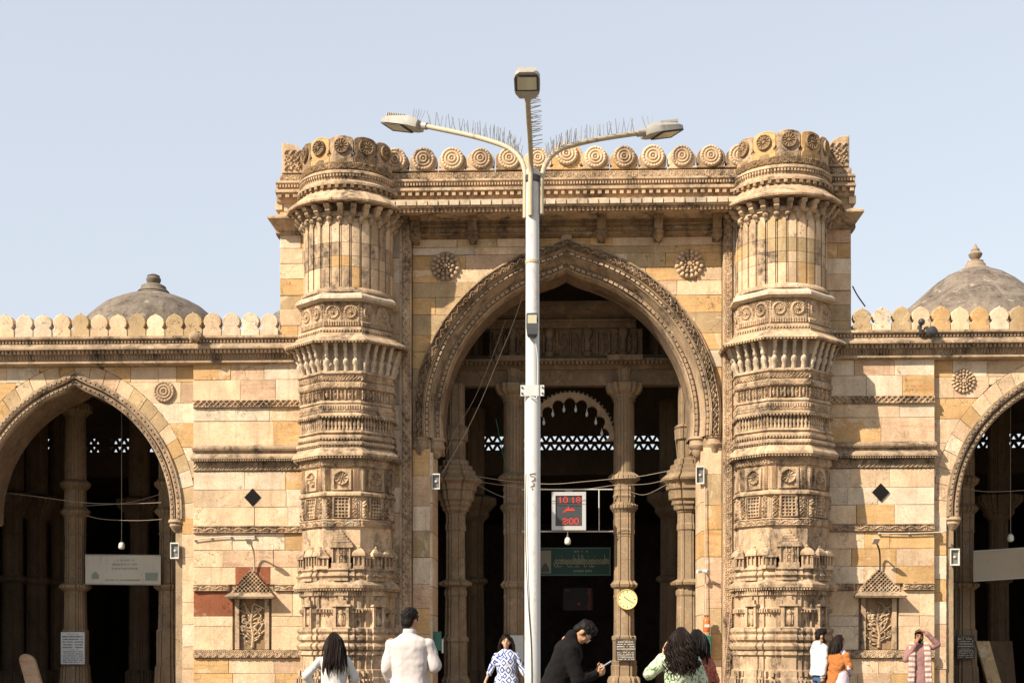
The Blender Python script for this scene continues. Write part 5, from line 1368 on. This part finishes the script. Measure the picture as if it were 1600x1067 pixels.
# fittings on the wing cornices
for px, py, lab in ((304, 526, 'small floodlight clamped to the left wall cornice'), (1457, 518, 'small floodlight clamped to the right wall cornice')):
    p = W(px, py, -.42); T = thing('cornice_light', (p.x, -.42, p.z-.12), lab, 'floodlight', 'floodlights on the wall cornices')
    MB().lathe([(.06,.08),(.10,.05),(.11,-.06),(.09,-.08),(.07,-.05),(.06,.02)], (0,0,0), 14).xf(Matrix.Translation(p) @ Matrix.Rotation(R(70),4,'X') @ Matrix.Rotation(R(25),4,'Y')).build('housing', S_carve if px < 800 else M_dark, T, 40)
    MB().tube([p+Vector((0,.05,0)), p+Vector((.0,.2,.12)), p+Vector((-.02,.38,.17))], .03, 8).build('arm', M_dark, T)
    MB().bx(p.x-.12, p.x+.10, -.32, -.2, wz(523,-.3)+.01, wz(523,-.3)+.10).build('base', S_grey, T)
if True:
    p = W(1440, 503, -.35); T = thing('camera_dome', (p.x, -.35, p.z-.1), 'tiny dark camera standing on the right wall parapet', 'camera')
    MB().ball(p, (.07,.08,.07), 12, 8).build('body', M_dark, T, 60); MB().bx(p.x-.02, p.x+.02, -.3, -.1, p.z-.22, p.z-.03).build('arm', M_dark, T); MB().tube([p+Vector((0,-.05,0)), p+Vector((0,-.11,-.02))], .03, 10).build('lens', M_screen, T)
# security camera, extinguisher, boxes on the right jamb
p = W(1097, 892, .0); T = thing('security_camera', (p.x, 0, p.z), 'small white security camera pair on the right jamb of the great arch', 'camera')
for s_ in (-1, 1): MB().tube([p+Vector((s_*.02,-.02,.0)), p+Vector((s_*.11,-.08,-.01))], [.035,.042], 10).build('barrel', M_white, T, 40)
MB().tube([p+Vector((.0,.0,0)), p+Vector((.10,.2,.05))], .016, 6).build('arm', M_white, T)
M_orange = plain('orange_paint', (.55,.13,.035), .35)
p = W(1104, 975, -.02); T = thing('fire_extinguisher', (p.x, -.02, p.z-.16), 'orange fire extinguisher hung above the green box on the right jamb', 'fire extinguisher')
MB().lathe([(.06,-.16),(.075,-.14),(.075,.08),(.06,.12),(.025,.14),(.025,.17)], p, 16).build('cylinder', M_orange, T, 40)
MB().bx(p.x-.045, p.x+.05, p.y-.02, p.y+.02, p.z+.16, p.z+.19).build('handle', M_dark, T); MB().bx(p.x-.05, p.x+.05, p.y-.079, p.y-.05, p.z-.06, p.z+.0).build('label', M_white, T)
M_gbox = plain('green_enamel', (.02,.11,.07), .4)
def greenbox(px0, px1, py0, py1, Y, lab, paper):
    a, b = W(px0, py1, Y), W(px1, py0, Y); T = thing('green_box', ((a.x+b.x)/2, Y, a.z), lab, 'box', 'green boxes on the jambs')
    MB().prism([(a.x,a.z),(b.x,a.z),(b.x,b.z),(a.x,b.z)], Y, Y+.16, .01).build('body', M_gbox, T)
    MB().bx(a.x+.02, b.x-.02, Y-.006, Y-.001, b.z-.10, b.z-.03).build('lid_strip', M_gbox, T)
    q0, q1 = (a.x-.10, a.x-.012) if paper < 0 else (b.x+.012, b.x+.05)
    MB().bx(q0, q1, Y+.03, Y+.05, a.z-.05, b.z-.16).build('paper', M_white, T); return T
greenbox(1095, 1111.5, 992, 1023, -.05, 'green box with white paper on the right jamb of the great arch', -1)
greenbox(676, 689, 986, 1016, .3, 'dark green box on the left jamb beside the tall man', 1)
# slabs leaning in the side arches
def lean(px, py_top, py_bot, w, Y, dx, lab, mat, round_=True):
    p = W(px, py_top, Y); zt = p.z; T = thing('leaning_slab', (p.x, Y, 0.03), lab, 'slab', 'slabs leaning in the side arches')
    n = 10; pts = [(-w/2,0)]+[(w/2*math.cos(math.pi-math.pi*i/n), zt-w/2+w/2*math.sin(math.pi*i/n)) for i in range(n+1)]+[(w/2,0)]
    if not round_: pts = [(-w/2,0),(-w/2,zt),(w/2,zt),(w/2,0)]
    m = MB().prism(pts, -.05, .05, .012); m.v = [Vector((p.x+q.x+dx*(1-q.z/zt), Y+q.y-.25*(1-q.z/zt), .03+q.z)) for q in m.v]
    m.build('slab', mat, T); MB().bx(p.x+dx-w*.4, p.x+dx+w*.4, Y-.34, Y-.12, .031, .07).build('wedge', S_hall, T)
lean(40, 1023, 1067, .36, 1.6, .45, 'round topped brown stone slab leaning at the left edge', S_pink)
lean(1534, 1003, 1067, .30, 1.7, .35, 'pale plank leaning beside the pillar in the right arch', S_tan, False)
lean(1563, 1003, 1067, .55, 5.0, .05, 'dull brown board standing in the dark right arch', S_hall, False)
# ================================================================ people
def cloth(name, c, var=.10, scale=9, rough=.9, bump=.25):
    return plain(name, c, rough, 0, var, scale, bump, spec=.15)
M_skin = plain('skin_brown', (.36,.19,.105), .55, var=.06, spec=.3)
M_skinlt = plain('skin_light_brown', (.44,.25,.15), .55, var=.06, spec=.3)
M_skindk = plain('skin_dark_brown', (.24,.12,.065), .55, var=.06, spec=.3)
M_lip = plain('lips', (.30,.08,.07), .5)
M_eye = plain('eyes', (.02,.015,.012), .3)
M_hair = plain('black_hair', (.008,.006,.005), .6, var=.3, scale=60, spec=.12)
M_hairb = plain('dark_brown_hair', (.012,.007,.005), .6, var=.35, scale=50, spec=.12)
M_shoe = plain('shoe_leather', (.05,.035,.025), .5)
def pattern(name, kind, c0, c1, c2=None):
    m, t, b = nodes(name)
    geo = t.nodes.new('ShaderNodeNewGeometry'); pos = geo.outputs['Position']
    if kind == 'ikat':
        sv = vmath(t, 'MULTIPLY', pos, (1, .5, .8))
        v = t.nodes.new('ShaderNodeTexVoronoi'); v.distance = 'MANHATTAN'; v.inputs['Scale'].default_value = 8.0; v.inputs['Randomness'].default_value = .55; t.links.new(sv, v.inputs['Vector'])
        d = v.outputs['Distance']; s_ = fmath(t, 'SINE', fmath(t, 'MULTIPLY', d, 14.0)); f = rng(t, fmath(t, 'ADD', s_, fmath(t, 'MULTIPLY', noise(t, pos, 28, 4), 2.2)), 1.1, 1.7)
        col = mixc(t, c0, c1, f)
    elif kind == 'floral':
        v = t.nodes.new('ShaderNodeTexVoronoi'); v.inputs['Scale'].default_value = 12; t.links.new(pos, v.inputs['Vector'])
        n = noise(t, pos, 16, 4, .6, 1.5); f = rng(t, n, .52, .58); col = mixc(t, c0, c1, f)
        col = mixc(t, col, c2, rng(t, noise(t, pos, 26, 3, .6, .5), .60, .66))
    elif kind == 'stripe':
        sx_ = t.nodes.new('ShaderNodeSeparateXYZ'); t.links.new(pos, sx_.inputs[0])
        q = fmath(t, 'ADD', sx_.outputs[2], fmath(t, 'MULTIPLY', noise(t, pos, 8, 2), .03)); s_ = fmath(t, 'SINE', fmath(t, 'MULTIPLY', q, 62.0))
        col = mixc(t, c0, c1, rng(t, s_, .0, .35))
    t.links.new(col, b.inputs['Base Color']); b.inputs['Roughness'].default_value = .9; b.inputs['Specular IOR Level'].default_value = .15
    return m
FOLD = {}
def folds(size, depth=2):
    k = (size, depth)
    if k not in FOLD:
        tx = bpy.data.textures.new('folds', 'CLOUDS'); tx.noise_scale = size; tx.noise_depth = depth; FOLD[k] = tx
    return FOLD[k]
def blob(name, m, mat, parent, voxel=.012, smooth=4, fold=None, strength=.02, label=None):
    o = m.build(name, mat, parent)
    r = o.modifiers.new('remesh', 'REMESH'); r.mode = 'VOXEL'; r.voxel_size = voxel; r.use_smooth_shade = True
    s_ = o.modifiers.new('smooth', 'SMOOTH'); s_.factor = .5; s_.iterations = smooth
    if fold:
        d = o.modifiers.new('folds', 'DISPLACE'); d.texture = folds(fold); d.strength = strength; d.mid_level = .5; d.texture_coords = 'LOCAL'
    return o
def cap(m, p, rp, q, rq):
    p, q = Vector(p), Vector(q)
    m.ball(p, (rp,)*3, 10, 7); m.ball(q, (rq,)*3, 10, 7); m.tube([p, q], [rp, rq], 10)
def secloft(m, S, B=None, n=20):
    lo = []
    for c, rx, ry in S:
        l = []
        for i in range(n):
            a = 2*math.pi*i/n; ca, sa = math.cos(a), math.sin(a)
            x = rx*math.copysign(abs(ca)**.85, ca); y = ry*math.copysign(abs(sa)**.85, sa)
            p = Vector(c)+Vector((x, y, 0)); l.append(B @ p if B is not None else p)
        lo.append(l)
    m.loft(lo)
def hand(m, w, d, n, side, curl=.6, s=1.0):
    """palm and five fingers: wrist w, finger direction d, palm normal n"""
    w = Vector(w); d = Vector(d).normalized(); n = Vector(n); n = (n-d*n.dot(d)).normalized(); t = d.cross(n)*side
    cap(m, w, .026*s, w+d*.05*s, .028*s)
    for i, (off, ln) in enumerate(((.030,.075),(.011,.083),(-.010,.077),(-.029,.060))):
        b = w+d*.085*s+t*off*s
        cap(m, w+d*.04*s+t*off*.7*s, .016*s, b, .0125*s)
        k = b+(d*math.cos(curl*.6)+n*math.sin(curl*.6))*ln*.55*s; cap(m, b, .0110*s, k, .0098*s)
        e = k+(d*math.cos(curl*1.6)+n*math.sin(curl*1.6))*ln*.5*s; cap(m, k, .0098*s, e, .0085*s)
    b = w+d*.03*s+t*.036*s; k = b+(d*.6+t*.55+n*.45).normalized()*.042*s; e = k+(d*.8+n*.5+t*.1).normalized()*.034*s
    cap(m, w+d*.02*s+t*.015*s, .016*s, b, .0135*s); cap(m, b, .0125*s, k, .0115*s); cap(m, k, .0115*s, e, .0095*s)
class Person:
    def __init__(s, px, dist, H, face, label, skin=None, female=False, bend=0, head=(0,0), cat='person'):
        s.p = W(px, HOR, CY+dist); s.k = H/1.72; s.skin = skin or M_skin
        s.M = Matrix.Translation((s.p.x, s.p.y, 0)) @ Matrix.Rotation(R(face), 4, 'Z') @ Matrix.Scale(s.k, 4)
        s.T = thing('person', (s.p.x, s.p.y, 0), label, cat)
        s.fem = female
        s.B = Matrix.Translation((0,0,.95)) @ Matrix.Rotation(R(-bend), 4, 'X') @ Matrix.Translation((0,0,-.95))
        s.Hd = s.B @ Matrix.Translation((0,0,1.50)) @ Matrix.Rotation(R(head[1]), 4, 'Z') @ Matrix.Rotation(R(-head[0]), 4, 'X') @ Matrix.Translation((0,0,-1.50))
        s.sw = .165 if female else .195
        s.sh = [s.B @ Vector((sd*s.sw, -.005, 1.385)) for sd in (-1, 1)]
        s.body = MB()
        b = s.body
        hw = .165 if female else .155
        secloft(b, [((0,0,.84),.13,.09),((0,0,.92),hw,.11),((0,0,1.02),.125,.095),((0,.005,1.22),.14,.10),((0,0,1.34),.155 if not female else .14,.10),((0,-.005,1.43),.11,.075),((0,-.005,1.47),.05,.05)], s.B)
        # neck and head
        h = MB(); cap(h, (0,-.01,1.42), .055 if not female else .047, (0,.0,1.53), .052 if not female else .044)
        h.ball((0,.0,1.625), (.074,.093,.098), 16, 12); h.ball((0,.035,1.575), (.060,.062,.070), 14, 10); h.ball((0,.052,1.535), (.042,.042,.038), 12, 8)
        cap(h, (0,.088,1.628), .012, (0,.108,1.594), .0155); h.ball((0,.082,1.55), (.024,.016,.012), 10, 6)
        for sd in (-1, 1):
            h.ball((sd*.076,-.005,1.60), (.012,.022,.034), 8, 6); h.ball((sd*.04,.066,1.585), (.024,.02,.022), 8, 6); h.ball((sd*.033,.08,1.643), (.024,.012,.009), 8, 5)
        h.xf(s.Hd); b.add(h.v, h.f)
    def legs(s, spread=.09, step=0):
        for i, sd in enumerate((-1, 1)):
            y = step*sd
            cap(s.body, (sd*.085,0,.88), .088, (sd*.09,.02+y*.4,.48), .056); cap(s.body, (sd*.09,.02+y*.4,.48), .055, (sd*spread,-.01+y,.09), .036)
            cap(s.body, (sd*spread,-.03+y,.045), .036, (sd*(spread+.02),.14+y,.03), .028)
    def arm(s, i, elbow, wrist, d, n, curl=.5):
        sd = (-1, 1)[i]; b = s.body; sh = s.sh[i]; f = .85 if s.fem else 1
        cap(b, sh, .047*f, elbow, .038*f); cap(b, elbow, .037*f, wrist, .026*f); hand(b, wrist, d, n, sd, curl, .9 if s.fem else 1)
        s.arms = getattr(s, 'arms', {}); s.arms[i] = (Vector(sh), Vector(elbow), Vector(wrist))
    def done(s):
        s.body.xf(s.M); s.bo = blob('body', s.body, s.skin, s.T, .0085, 3)
        for sd in (-1, 1):
            e = MB().ball((sd*.032,.088,1.622), (.013,.006,.007), 8, 6); e.xf(s.M @ s.Hd); e.build('eye', M_eye, s.bo, 60)
            e = MB().tube([(sd*.014,.095,1.646),(sd*.034,.094,1.653),(sd*.055,.078,1.645)], [.004,.005,.003], 6); e.xf(s.M @ s.Hd); e.build('eyebrow', M_hair, s.bo, 60)
        e = MB().ball((0,.098,1.549), (.022,.006,.008), 8, 6); e.xf(s.M @ s.Hd); e.build('mouth', M_lip, s.bo, 60)
    def part(s, name, m, mat, voxel=.012, smooth=4, fold=.10, strength=.018):
        m.xf(s.M); return blob(name, m, mat, s.T, voxel, smooth, fold, strength)
    def raw(s, name, m, mat, parent=None, sharp=60): m.xf(s.M); return m.build(name, mat, parent or s.T, sharp)
    def sleeve(s, m, i, r0=.068, r1=.055, r2=.045, frac=1.0):
        sh, e, w = s.arms[i]
        sh = sh.lerp(e, .06); cap(m, sh, r0*.86, e, r1)
        if frac > 0: cap(m, e, r1, e.lerp(w, frac), r2)
    def torso(s, m, infl=.02, bottom=.80, flare=.0, hip=None):
        hw = (.165 if s.fem else .160)+infl+.01
        S_ = [((0,0,bottom),hw+flare,.12+infl+flare*.6),((0,0,.95),hw,.118+infl),((0,0,1.05),(.135 if s.fem else .15)+infl,.102+infl),((0,.008,1.22),(.150 if s.fem else .165)+infl,.11+infl),((0,0,1.35),s.sw-.01+infl,.103+infl),((0,-.005,1.405),s.sw-.02+infl*.8,.09+infl*.8),((0,-.005,1.45),.115+infl*.5,.072+infl*.6),((0,-.005,1.485),.062+infl*.3,.058+infl*.4)]
        secloft(m, S_, s.B)
    def trousers(s, mat, r=.10, r2=.07, step=0):
        m = MB(); secloft(m, [((0,0,.80),.165,.115),((0,0,.95),.165,.118),((0,0,1.0),.155,.11)])
        for sd in (-1, 1):
            cap(m, (sd*.085,0,.86), r, (sd*.09,.02+step*sd*.4,.48), r*.78); cap(m, (sd*.09,.02+step*sd*.4,.48), r*.78, (sd*.09,-.01+step*sd,.12), r2)
        o = s.part('trousers', m, mat)
        sh = MB()
        for sd in (-1, 1): cap(sh, (sd*.09,-.03+step*sd,.05), .046, (sd*.11,.15+step*sd,.04), .038)
        s.part('shoes', sh, M_shoe, .012, 2, None)
        return o
    def short_hair(s, mat=None, top=.025, beard=False):
        h = MB(); h.ball((0,-.018,1.655), (.084,.098,.086), 16, 10); h.ball((0,-.055,1.60), (.074,.055,.075), 14, 8); h.ball((0,.035,1.70), (.062,.055,.038+top*.5), 12, 8)
        for sd in (-1, 1): h.ball((sd*.068,.012,1.63), (.016,.03,.045), 8, 6)
        rd = random.Random(5)
        for i in range(70):
            a = rd.uniform(0, 6.28); e = rd.uniform(.1, 1.45); p = Vector((.084*math.cos(a)*math.cos(e), -.018+.098*math.sin(a)*math.cos(e), 1.655+.086*math.sin(e)))
            h.tube([p, p+Vector((rd.uniform(-.02,.02), rd.uniform(0,.03), rd.uniform(.0,.018)))], [.012,.006], 5)
        h.xf(s.Hd); s.part('hair', h, mat or M_hair, .009, 1, .02, .012)
        if beard:
            h = MB(); h.ball((0,.066,1.525), (.046,.042,.036), 12, 8)
            for sd in (-1, 1): cap(h, (sd*.066,.025,1.60), .018, (sd*.045,.06,1.535), .022)
            cap(h, (-.03,.100,1.563), .007, (.03,.100,1.563), .007)
            h.xf(s.Hd); s.part('beard', h, mat or M_hair, .008, 1, .02, .008)
    def long_hair(s, mat, length=.45, n=190, curl=0.0, spread=.13, seed=1, back=True, parting=True):
        c = MB(); c.ball((0,-.012,1.645), (.084,.100,.092), 16, 10); c.ball((0,-.05,1.58), (.078,.06,.10), 12, 8); c.xf(s.Hd)
        s.part('hair', c, mat, .010, 2, .03, .010)
        m = MB(); rd = random.Random(seed)
        for i in range(n):
            a = rd.uniform(R(-200), R(20)) if not curl else rd.uniform(R(-215), R(35))
            e = rd.uniform(-.1, 1.2)
            p = Vector((.088*math.cos(a)*math.cos(e), -.012+.103*math.sin(a)*math.cos(e), 1.645+.094*math.sin(e)))
            top = Vector((rd.uniform(-.015,.015), rd.uniform(-.03,.05), 1.742))
            L_ = length*rd.uniform(.75, 1.08); P_ = [top, p.lerp(top, .4)+Vector((0,0,.014)), p]
            out_ = Vector((p.x, p.y+.01, 0)).normalized(); q = p.copy(); ph = rd.uniform(0, 6.28); st = 9 if not curl else 16
            sx_ = rd.uniform(-1, 1)
            for j in range(1, st+1):
                f = j/st
                q = p+out_*(.018+.028*min(1, f*3))+Vector((sx_*spread*.25*f, -.03*f, -L_*f))
                if p.y > .02: q += Vector((math.copysign(.02, p.x)*f*2, 0, 0))
                if curl: q += Vector((math.cos(ph+f*20), math.sin(ph+f*20), .3*math.sin(ph+f*17)))*curl*min(1, f*2.5)+out_*.018*math.sin(f*2.6)
                else: q += Vector((math.sin(f*5+ph), math.cos(f*4+ph), 0))*.007
                P_.append(q.copy())
            r = rd.uniform(.006, .011) if not curl else rd.uniform(.006, .010)
            m.tube([s.Hd @ v for v in P_], [r]*(len(P_)-2)+[r*.8, r*.25], 5)
        s.raw('hair_strands', m, mat, None, 60)['kind'] = 'stuff'
# --- tall man seen from behind
M_shirt = cloth('pinkish_white_shirt', (0.440,0.396,0.378))
q = Person(640, 14.7, 1.80, -6, 'tall man in a pinkish white shirt seen from behind, near the left tower', head=(4,-22))
q.legs(); q.arm(0, (-.235,-.02,1.12), (-.22,.14,.94), (.3,.9,.1), (1,0,0)); q.arm(1, (.275,.02,1.13), (.19,.26,1.14), (-.3,.8,.3), (-1,0,0), .8); q.done()
m = MB(); q.torso(m, .030, .70, .02); [q.sleeve(m, i, .078, .070, .052, .95) for i in (0, 1)]; cap(m, (0,-.01,1.43), .075, (0,-.005,1.50), .066)
q.part('shirt', m, M_shirt, .012, 3, .19, .045); q.trousers(cloth('grey_trousers', (.10,.10,.11))); q.short_hair()
m = MB(); secloft(m, [((0,-.008,1.475),.072,.070),((0,-.006,1.525),.066,.064)]); q.part('collar', m, M_shirt, .009, 1, None)
# --- woman with long straight hair, back to the viewer
M_wht = cloth('white_cotton', (0.475,0.458,0.431))
q = Person(522, 16.2, 1.545, 8, 'woman with long straight black hair and white top seen from behind', M_skinlt, True, head=(8,10))
q.legs(); q.arm(0, (-.37,-.06,1.18), (-.27,.10,1.0), (.8,.4,-.2), (0,0,-1)); q.arm(1, (.28,-.02,1.14), (.26,.12,.96), (-.5,.8,.0), (-1,0,0)); q.done()
m = MB(); q.torso(m, .035, .82, .01); q.sleeve(m, 0, .066, .06, .055, .55); q.sleeve(m, 1, .066, .06, .055, .35); q.part('top', m, M_wht, .011, 3, .11, .028)
q.trousers(cloth('dark_trousers', (.05,.05,.06))); q.long_hair(M_hairb, .46, 230, 0, .2, 3)
# --- woman in blue and white, facing
M_ikat = pattern('blue_white_ikat', 'ikat', (.52,.52,.54), (.03,.06,.24))
q = Person(791, 22.0, 1.58, 178, 'smiling woman in a blue and white patterned tunic left of the lamp post', M_skinlt, True)
q.legs(); q.arm(0, (-.27,-.02,1.14), (-.37,.05,.93), (-.3,.2,-.9), (1,0,0)); q.arm(1, (.27,-.02,1.14), (.36,.05,.93), (.3,.2,-.9), (-1,0,0)); q.done()
m = MB(); q.torso(m, .028, .55, .05); [q.sleeve(m, i, .065, .058, .052, .45) for i in (0, 1)]; q.part('tunic', m, M_ikat, .012, 3, .10, .022)
q.trousers(M_wht); q.long_hair(M_hairb, .36, 160, 0, .15, 4)
# --- man in black bending over his phone, turned to the right
M_blk = cloth('black_fleece', (.007,.006,.006), .2, 30, 1.0)
q = Person(867, 14.3, 1.76, -90, 'man in a black jacket bending over his phone beside the lamp post', M_skin, False, bend=21, head=(40,0))
q.legs(); q.arm(0, (-.24,.22,1.02), (-.08,.42,1.10), (.35,.75,.35), (.8,-.2,.5), 1.1); q.arm(1, (.22,.23,1.02), (.09,.43,1.08), (-.35,.75,.35), (-.8,-.2,.5), 1.1); q.done()
m = MB(); q.torso(m, .045, .78, .015); [q.sleeve(m, i, .088, .075, .05, .9) for i in (0, 1)]; B_ = q.B; cap(m, B_ @ Vector((0,-.02,1.45)), .085, B_ @ Vector((0,-.01,1.51)), .074)
q.part('jacket', m, M_blk, .012, 3, .14, .035); q.trousers(cloth('charcoal_trousers', (.03,.03,.035))); q.short_hair(M_hair, .04)
g = MB()
for sd in (-1, 1):
    g.tube([(sd*.033+.022*math.cos(t), .108, 1.622+.018*math.sin(t)) for t in np.linspace(0, 6.28, 13)], .0025, 5); g.tube([(sd*.055,.106,1.626),(sd*.078,.05,1.628),(sd*.080,-.01,1.622)], .0025, 5)
g.xf(q.Hd); q.raw('spectacles', g, M_steel)
ph_m = MB(); ph_m.box((0,.53,1.18), (.074,.010,.15), Matrix.Rotation(R(-58), 3, 'X')); ph_m.xf(q.M)
ph = thing('phone', q.M @ Vector((0,.53,1.12)), 'pale phone in the hands of the bending man in black', 'phone'); ph_m.build('body', M_dark, ph)
s_ = MB(); s_.box((0,.524,1.186), (.068,.006,.14), Matrix.Rotation(R(-58), 3, 'X')); s_.xf(q.M); s_.build('screen', plain('phone_screen', (.45,.5,.58), .1), ph)
# --- woman with curly hair, back to the viewer, hand raised
M_flor = pattern('green_floral_jacket', 'floral', (.42,.46,.33), (.09,.16,.06), (.035,.06,.03))
q = Person(1064, 14.2, 1.575, 12, 'woman with loose curly hair and a pale green floral jacket, hand raised', M_skinlt, True, head=(2,-20))
q.legs(); q.arm(0, (-.35,.08,1.22), (-.17,.10,1.46), (.1,.0,1), (1,-.3,0), .5); q.arm(1, (.26,.02,1.13), (.22,.18,1.0), (-.5,.8,.0), (-1,0,0)); q.done()
m = MB(); q.torso(m, .05, .72, .02); q.sleeve(m, 0, .082, .075, .055, .8); q.sleeve(m, 1, .082, .075, .055, .9); q.part('jacket', m, M_flor, .012, 3, .12, .035)
q.trousers(cloth('pale_trousers', (.35,.33,.30))); q.long_hair(M_hairb, .46, 300, .022, .30, 9)
# --- person in red print just behind her
M_redp = pattern('red_print', 'floral', (.32,.09,.06), (.16,.035,.03), (.40,.25,.16))
q = Person(1088, 14.6, 1.56, 20, 'person in a red printed top mostly hidden behind the curly haired woman', M_skinlt, True)
q.legs(); q.arm(0, (-.25,0,1.13), (-.2,.1,.95), (.2,.8,-.3), (1,0,0)); q.arm(1, (.25,0,1.13), (.24,.1,.92), (0,.5,-.8), (-1,0,0)); q.done()
m = MB(); q.torso(m, .03, .6, .04); [q.sleeve(m, i, .068, .06, .05, .7) for i in (0, 1)]; q.part('tunic', m, M_redp, .012, 3, .1, .02); q.trousers(cloth('rust_trousers', (.25,.10,.05))); q.long_hair(M_hair, .3, 110, 0, .1, 11)
# --- bearded man in a white hoodie with a camera
M_hood = cloth('white_hoodie', (0.493,0.484,0.475)); M_jean = cloth('blue_denim', (.05,.085,.16), .2, 30)
q = Person(1281, 24.3, 1.70, -72, 'bearded man in a white hoodie and jeans holding a camera', M_skin, False, head=(12,-12))
q.legs(); q.arm(0, (-.24,.02,1.12), (-.2,.18,.93), (.2,.8,-.4), (1,0,0)); q.arm(1, (.26,-.06,1.12), (.27,-.10,.86), (.0,.1,-1), (-1,0,0), 1.0); q.done()
m = MB(); q.torso(m, .04, .90, .005); [q.sleeve(m, i, .08, .072, .052, .9) for i in (0, 1)]; q.part('hoodie', m, M_hood, .011, 3, .11, .03)
m = MB(); cap(m, (-.07,-.06,1.47), .05, (.07,-.06,1.47), .05); cap(m, (0,-.09,1.43), .07, (0,-.07,1.47), .06); q.part('hood', m, M_hood, .010, 3, .08, .02)
m = MB(); m.tube([(.27,-.09,.895),(.27,-.095,.915)], .058, 14); q.raw('cuff_band', m, M_ink); q.trousers(M_jean, .098, .065); q.short_hair(M_hair, .05, True)
cm_ = thing('camera', q.M @ Vector((.28,-.10,.68)), 'black camera in the hand of the man in the white hoodie', 'camera')
m = MB(); m.bx(.22,.33,-.14,-.06,.70,.78).bx(.25,.30,-.13,-.07,.78,.80); m.xf(q.M); m.build('body', M_dark, cm_); m = MB(); m.tube([(.27,-.06,.74),(.27,.01,.73)], .034, 12); m.xf(q.M); m.build('lens', M_screen, cm_, 40)
# --- woman with an orange shawl beside him
M_or = cloth('orange_shawl', (.33,.12,.035), .15, 14); M_lil = cloth('lilac_cotton', (.44,.37,.41))
q = Person(1311, 24.0, 1.585, -58, 'woman with an orange shawl over pale lilac clothes beside the man in the hoodie', M_skinlt, True, head=(4,-18))
q.legs(); q.arm(0, (-.24,.08,1.12), (-.06,.19,1.03), (.7,.3,-.3), (0,-.5,-.5)); q.arm(1, (.25,.02,1.12), (.13,.19,1.0), (-.7,.4,-.2), (0,-.5,-.5)); q.done()
m = MB(); q.torso(m, .03, .25, .06); [q.sleeve(m, i, .062, .056, .05, .8) for i in (0, 1)]; q.part('kurta', m, M_lil, .012, 3, .1, .02)
m = MB()
secloft(m, [((-.06,-.03,.45),.13,.14),((-.05,-.04,.8),.17,.16),((-.03,-.03,1.05),.175,.155),((0,-.02,1.22),.215,.16),((0,-.03,1.34),.19,.145),((0,-.03,1.40),.12,.11)])
cap(m, (.20,-.0,1.34), .075, (.24,.03,1.13), .072); cap(m, (.24,.03,1.13), .07, (.10,.16,1.03), .055); cap(m, (-.2,-.0,1.34), .075, (-.24,.06,1.12), .072)
cap(m, (.02,.15,1.02), .05, (.0,.14,.62), .075); cap(m, (.06,.14,1.02), .04, (.09,.13,.55), .065)
q.part('shawl', m, M_or, .012, 2, .09, .045); q.trousers(M_lil); q.long_hair(M_hairb, .30, 170, 0, .16, 13)
# --- man in mauve with a striped shawl shading his eyes
M_mv = cloth('mauve_kurta', (.24,.13,.12)); M_str = pattern('striped_shawl', 'stripe', (.42,.35,.29), (.25,.14,.13))
q = Person(1436, 26.0, 1.70, 172, 'bearded man in mauve with a striped shawl, one hand raised to his head', M_skindk, False, head=(2,0))
q.legs(); q.arm(0, (-.34,.06,1.46), (-.10,.13,1.70), (.9,-.1,.2), (0,.3,-1), .3); q.arm(1, (.26,.10,1.17), (.08,.17,1.46), (-.2,.1,1), (-.6,-.6,0), .8); q.done()
m = MB(); q.torso(m, .03, .35, .05); [q.sleeve(m, i, .07, .062, .048, .88) for i in (0, 1)]; q.part('kurta', m, M_mv, .012, 3, .1, .02)
m = MB()
for sd, zb in ((-1, .66), (1, .58)):
    for dx in (-.035, 0, .035):
        P_ = [(sd*.10+dx*.5,-.09,1.46),(sd*.12+dx*.8,.02,1.485),(sd*.14+dx,.13,1.36),(sd*.15+dx,.16,1.1),(sd*.16+dx,.17,.85),(sd*.17+dx*1.1,.17,zb)]
        m.tube(smooth_path(P_, 4), .032, 8)
cap(m, (-.10,-.10,1.45), .05, (.10,-.10,1.45), .05); q.part('shawl', m, M_str, .011, 1, .06, .025)
q.trousers(M_mv); q.short_hair(M_hair, .04, True)
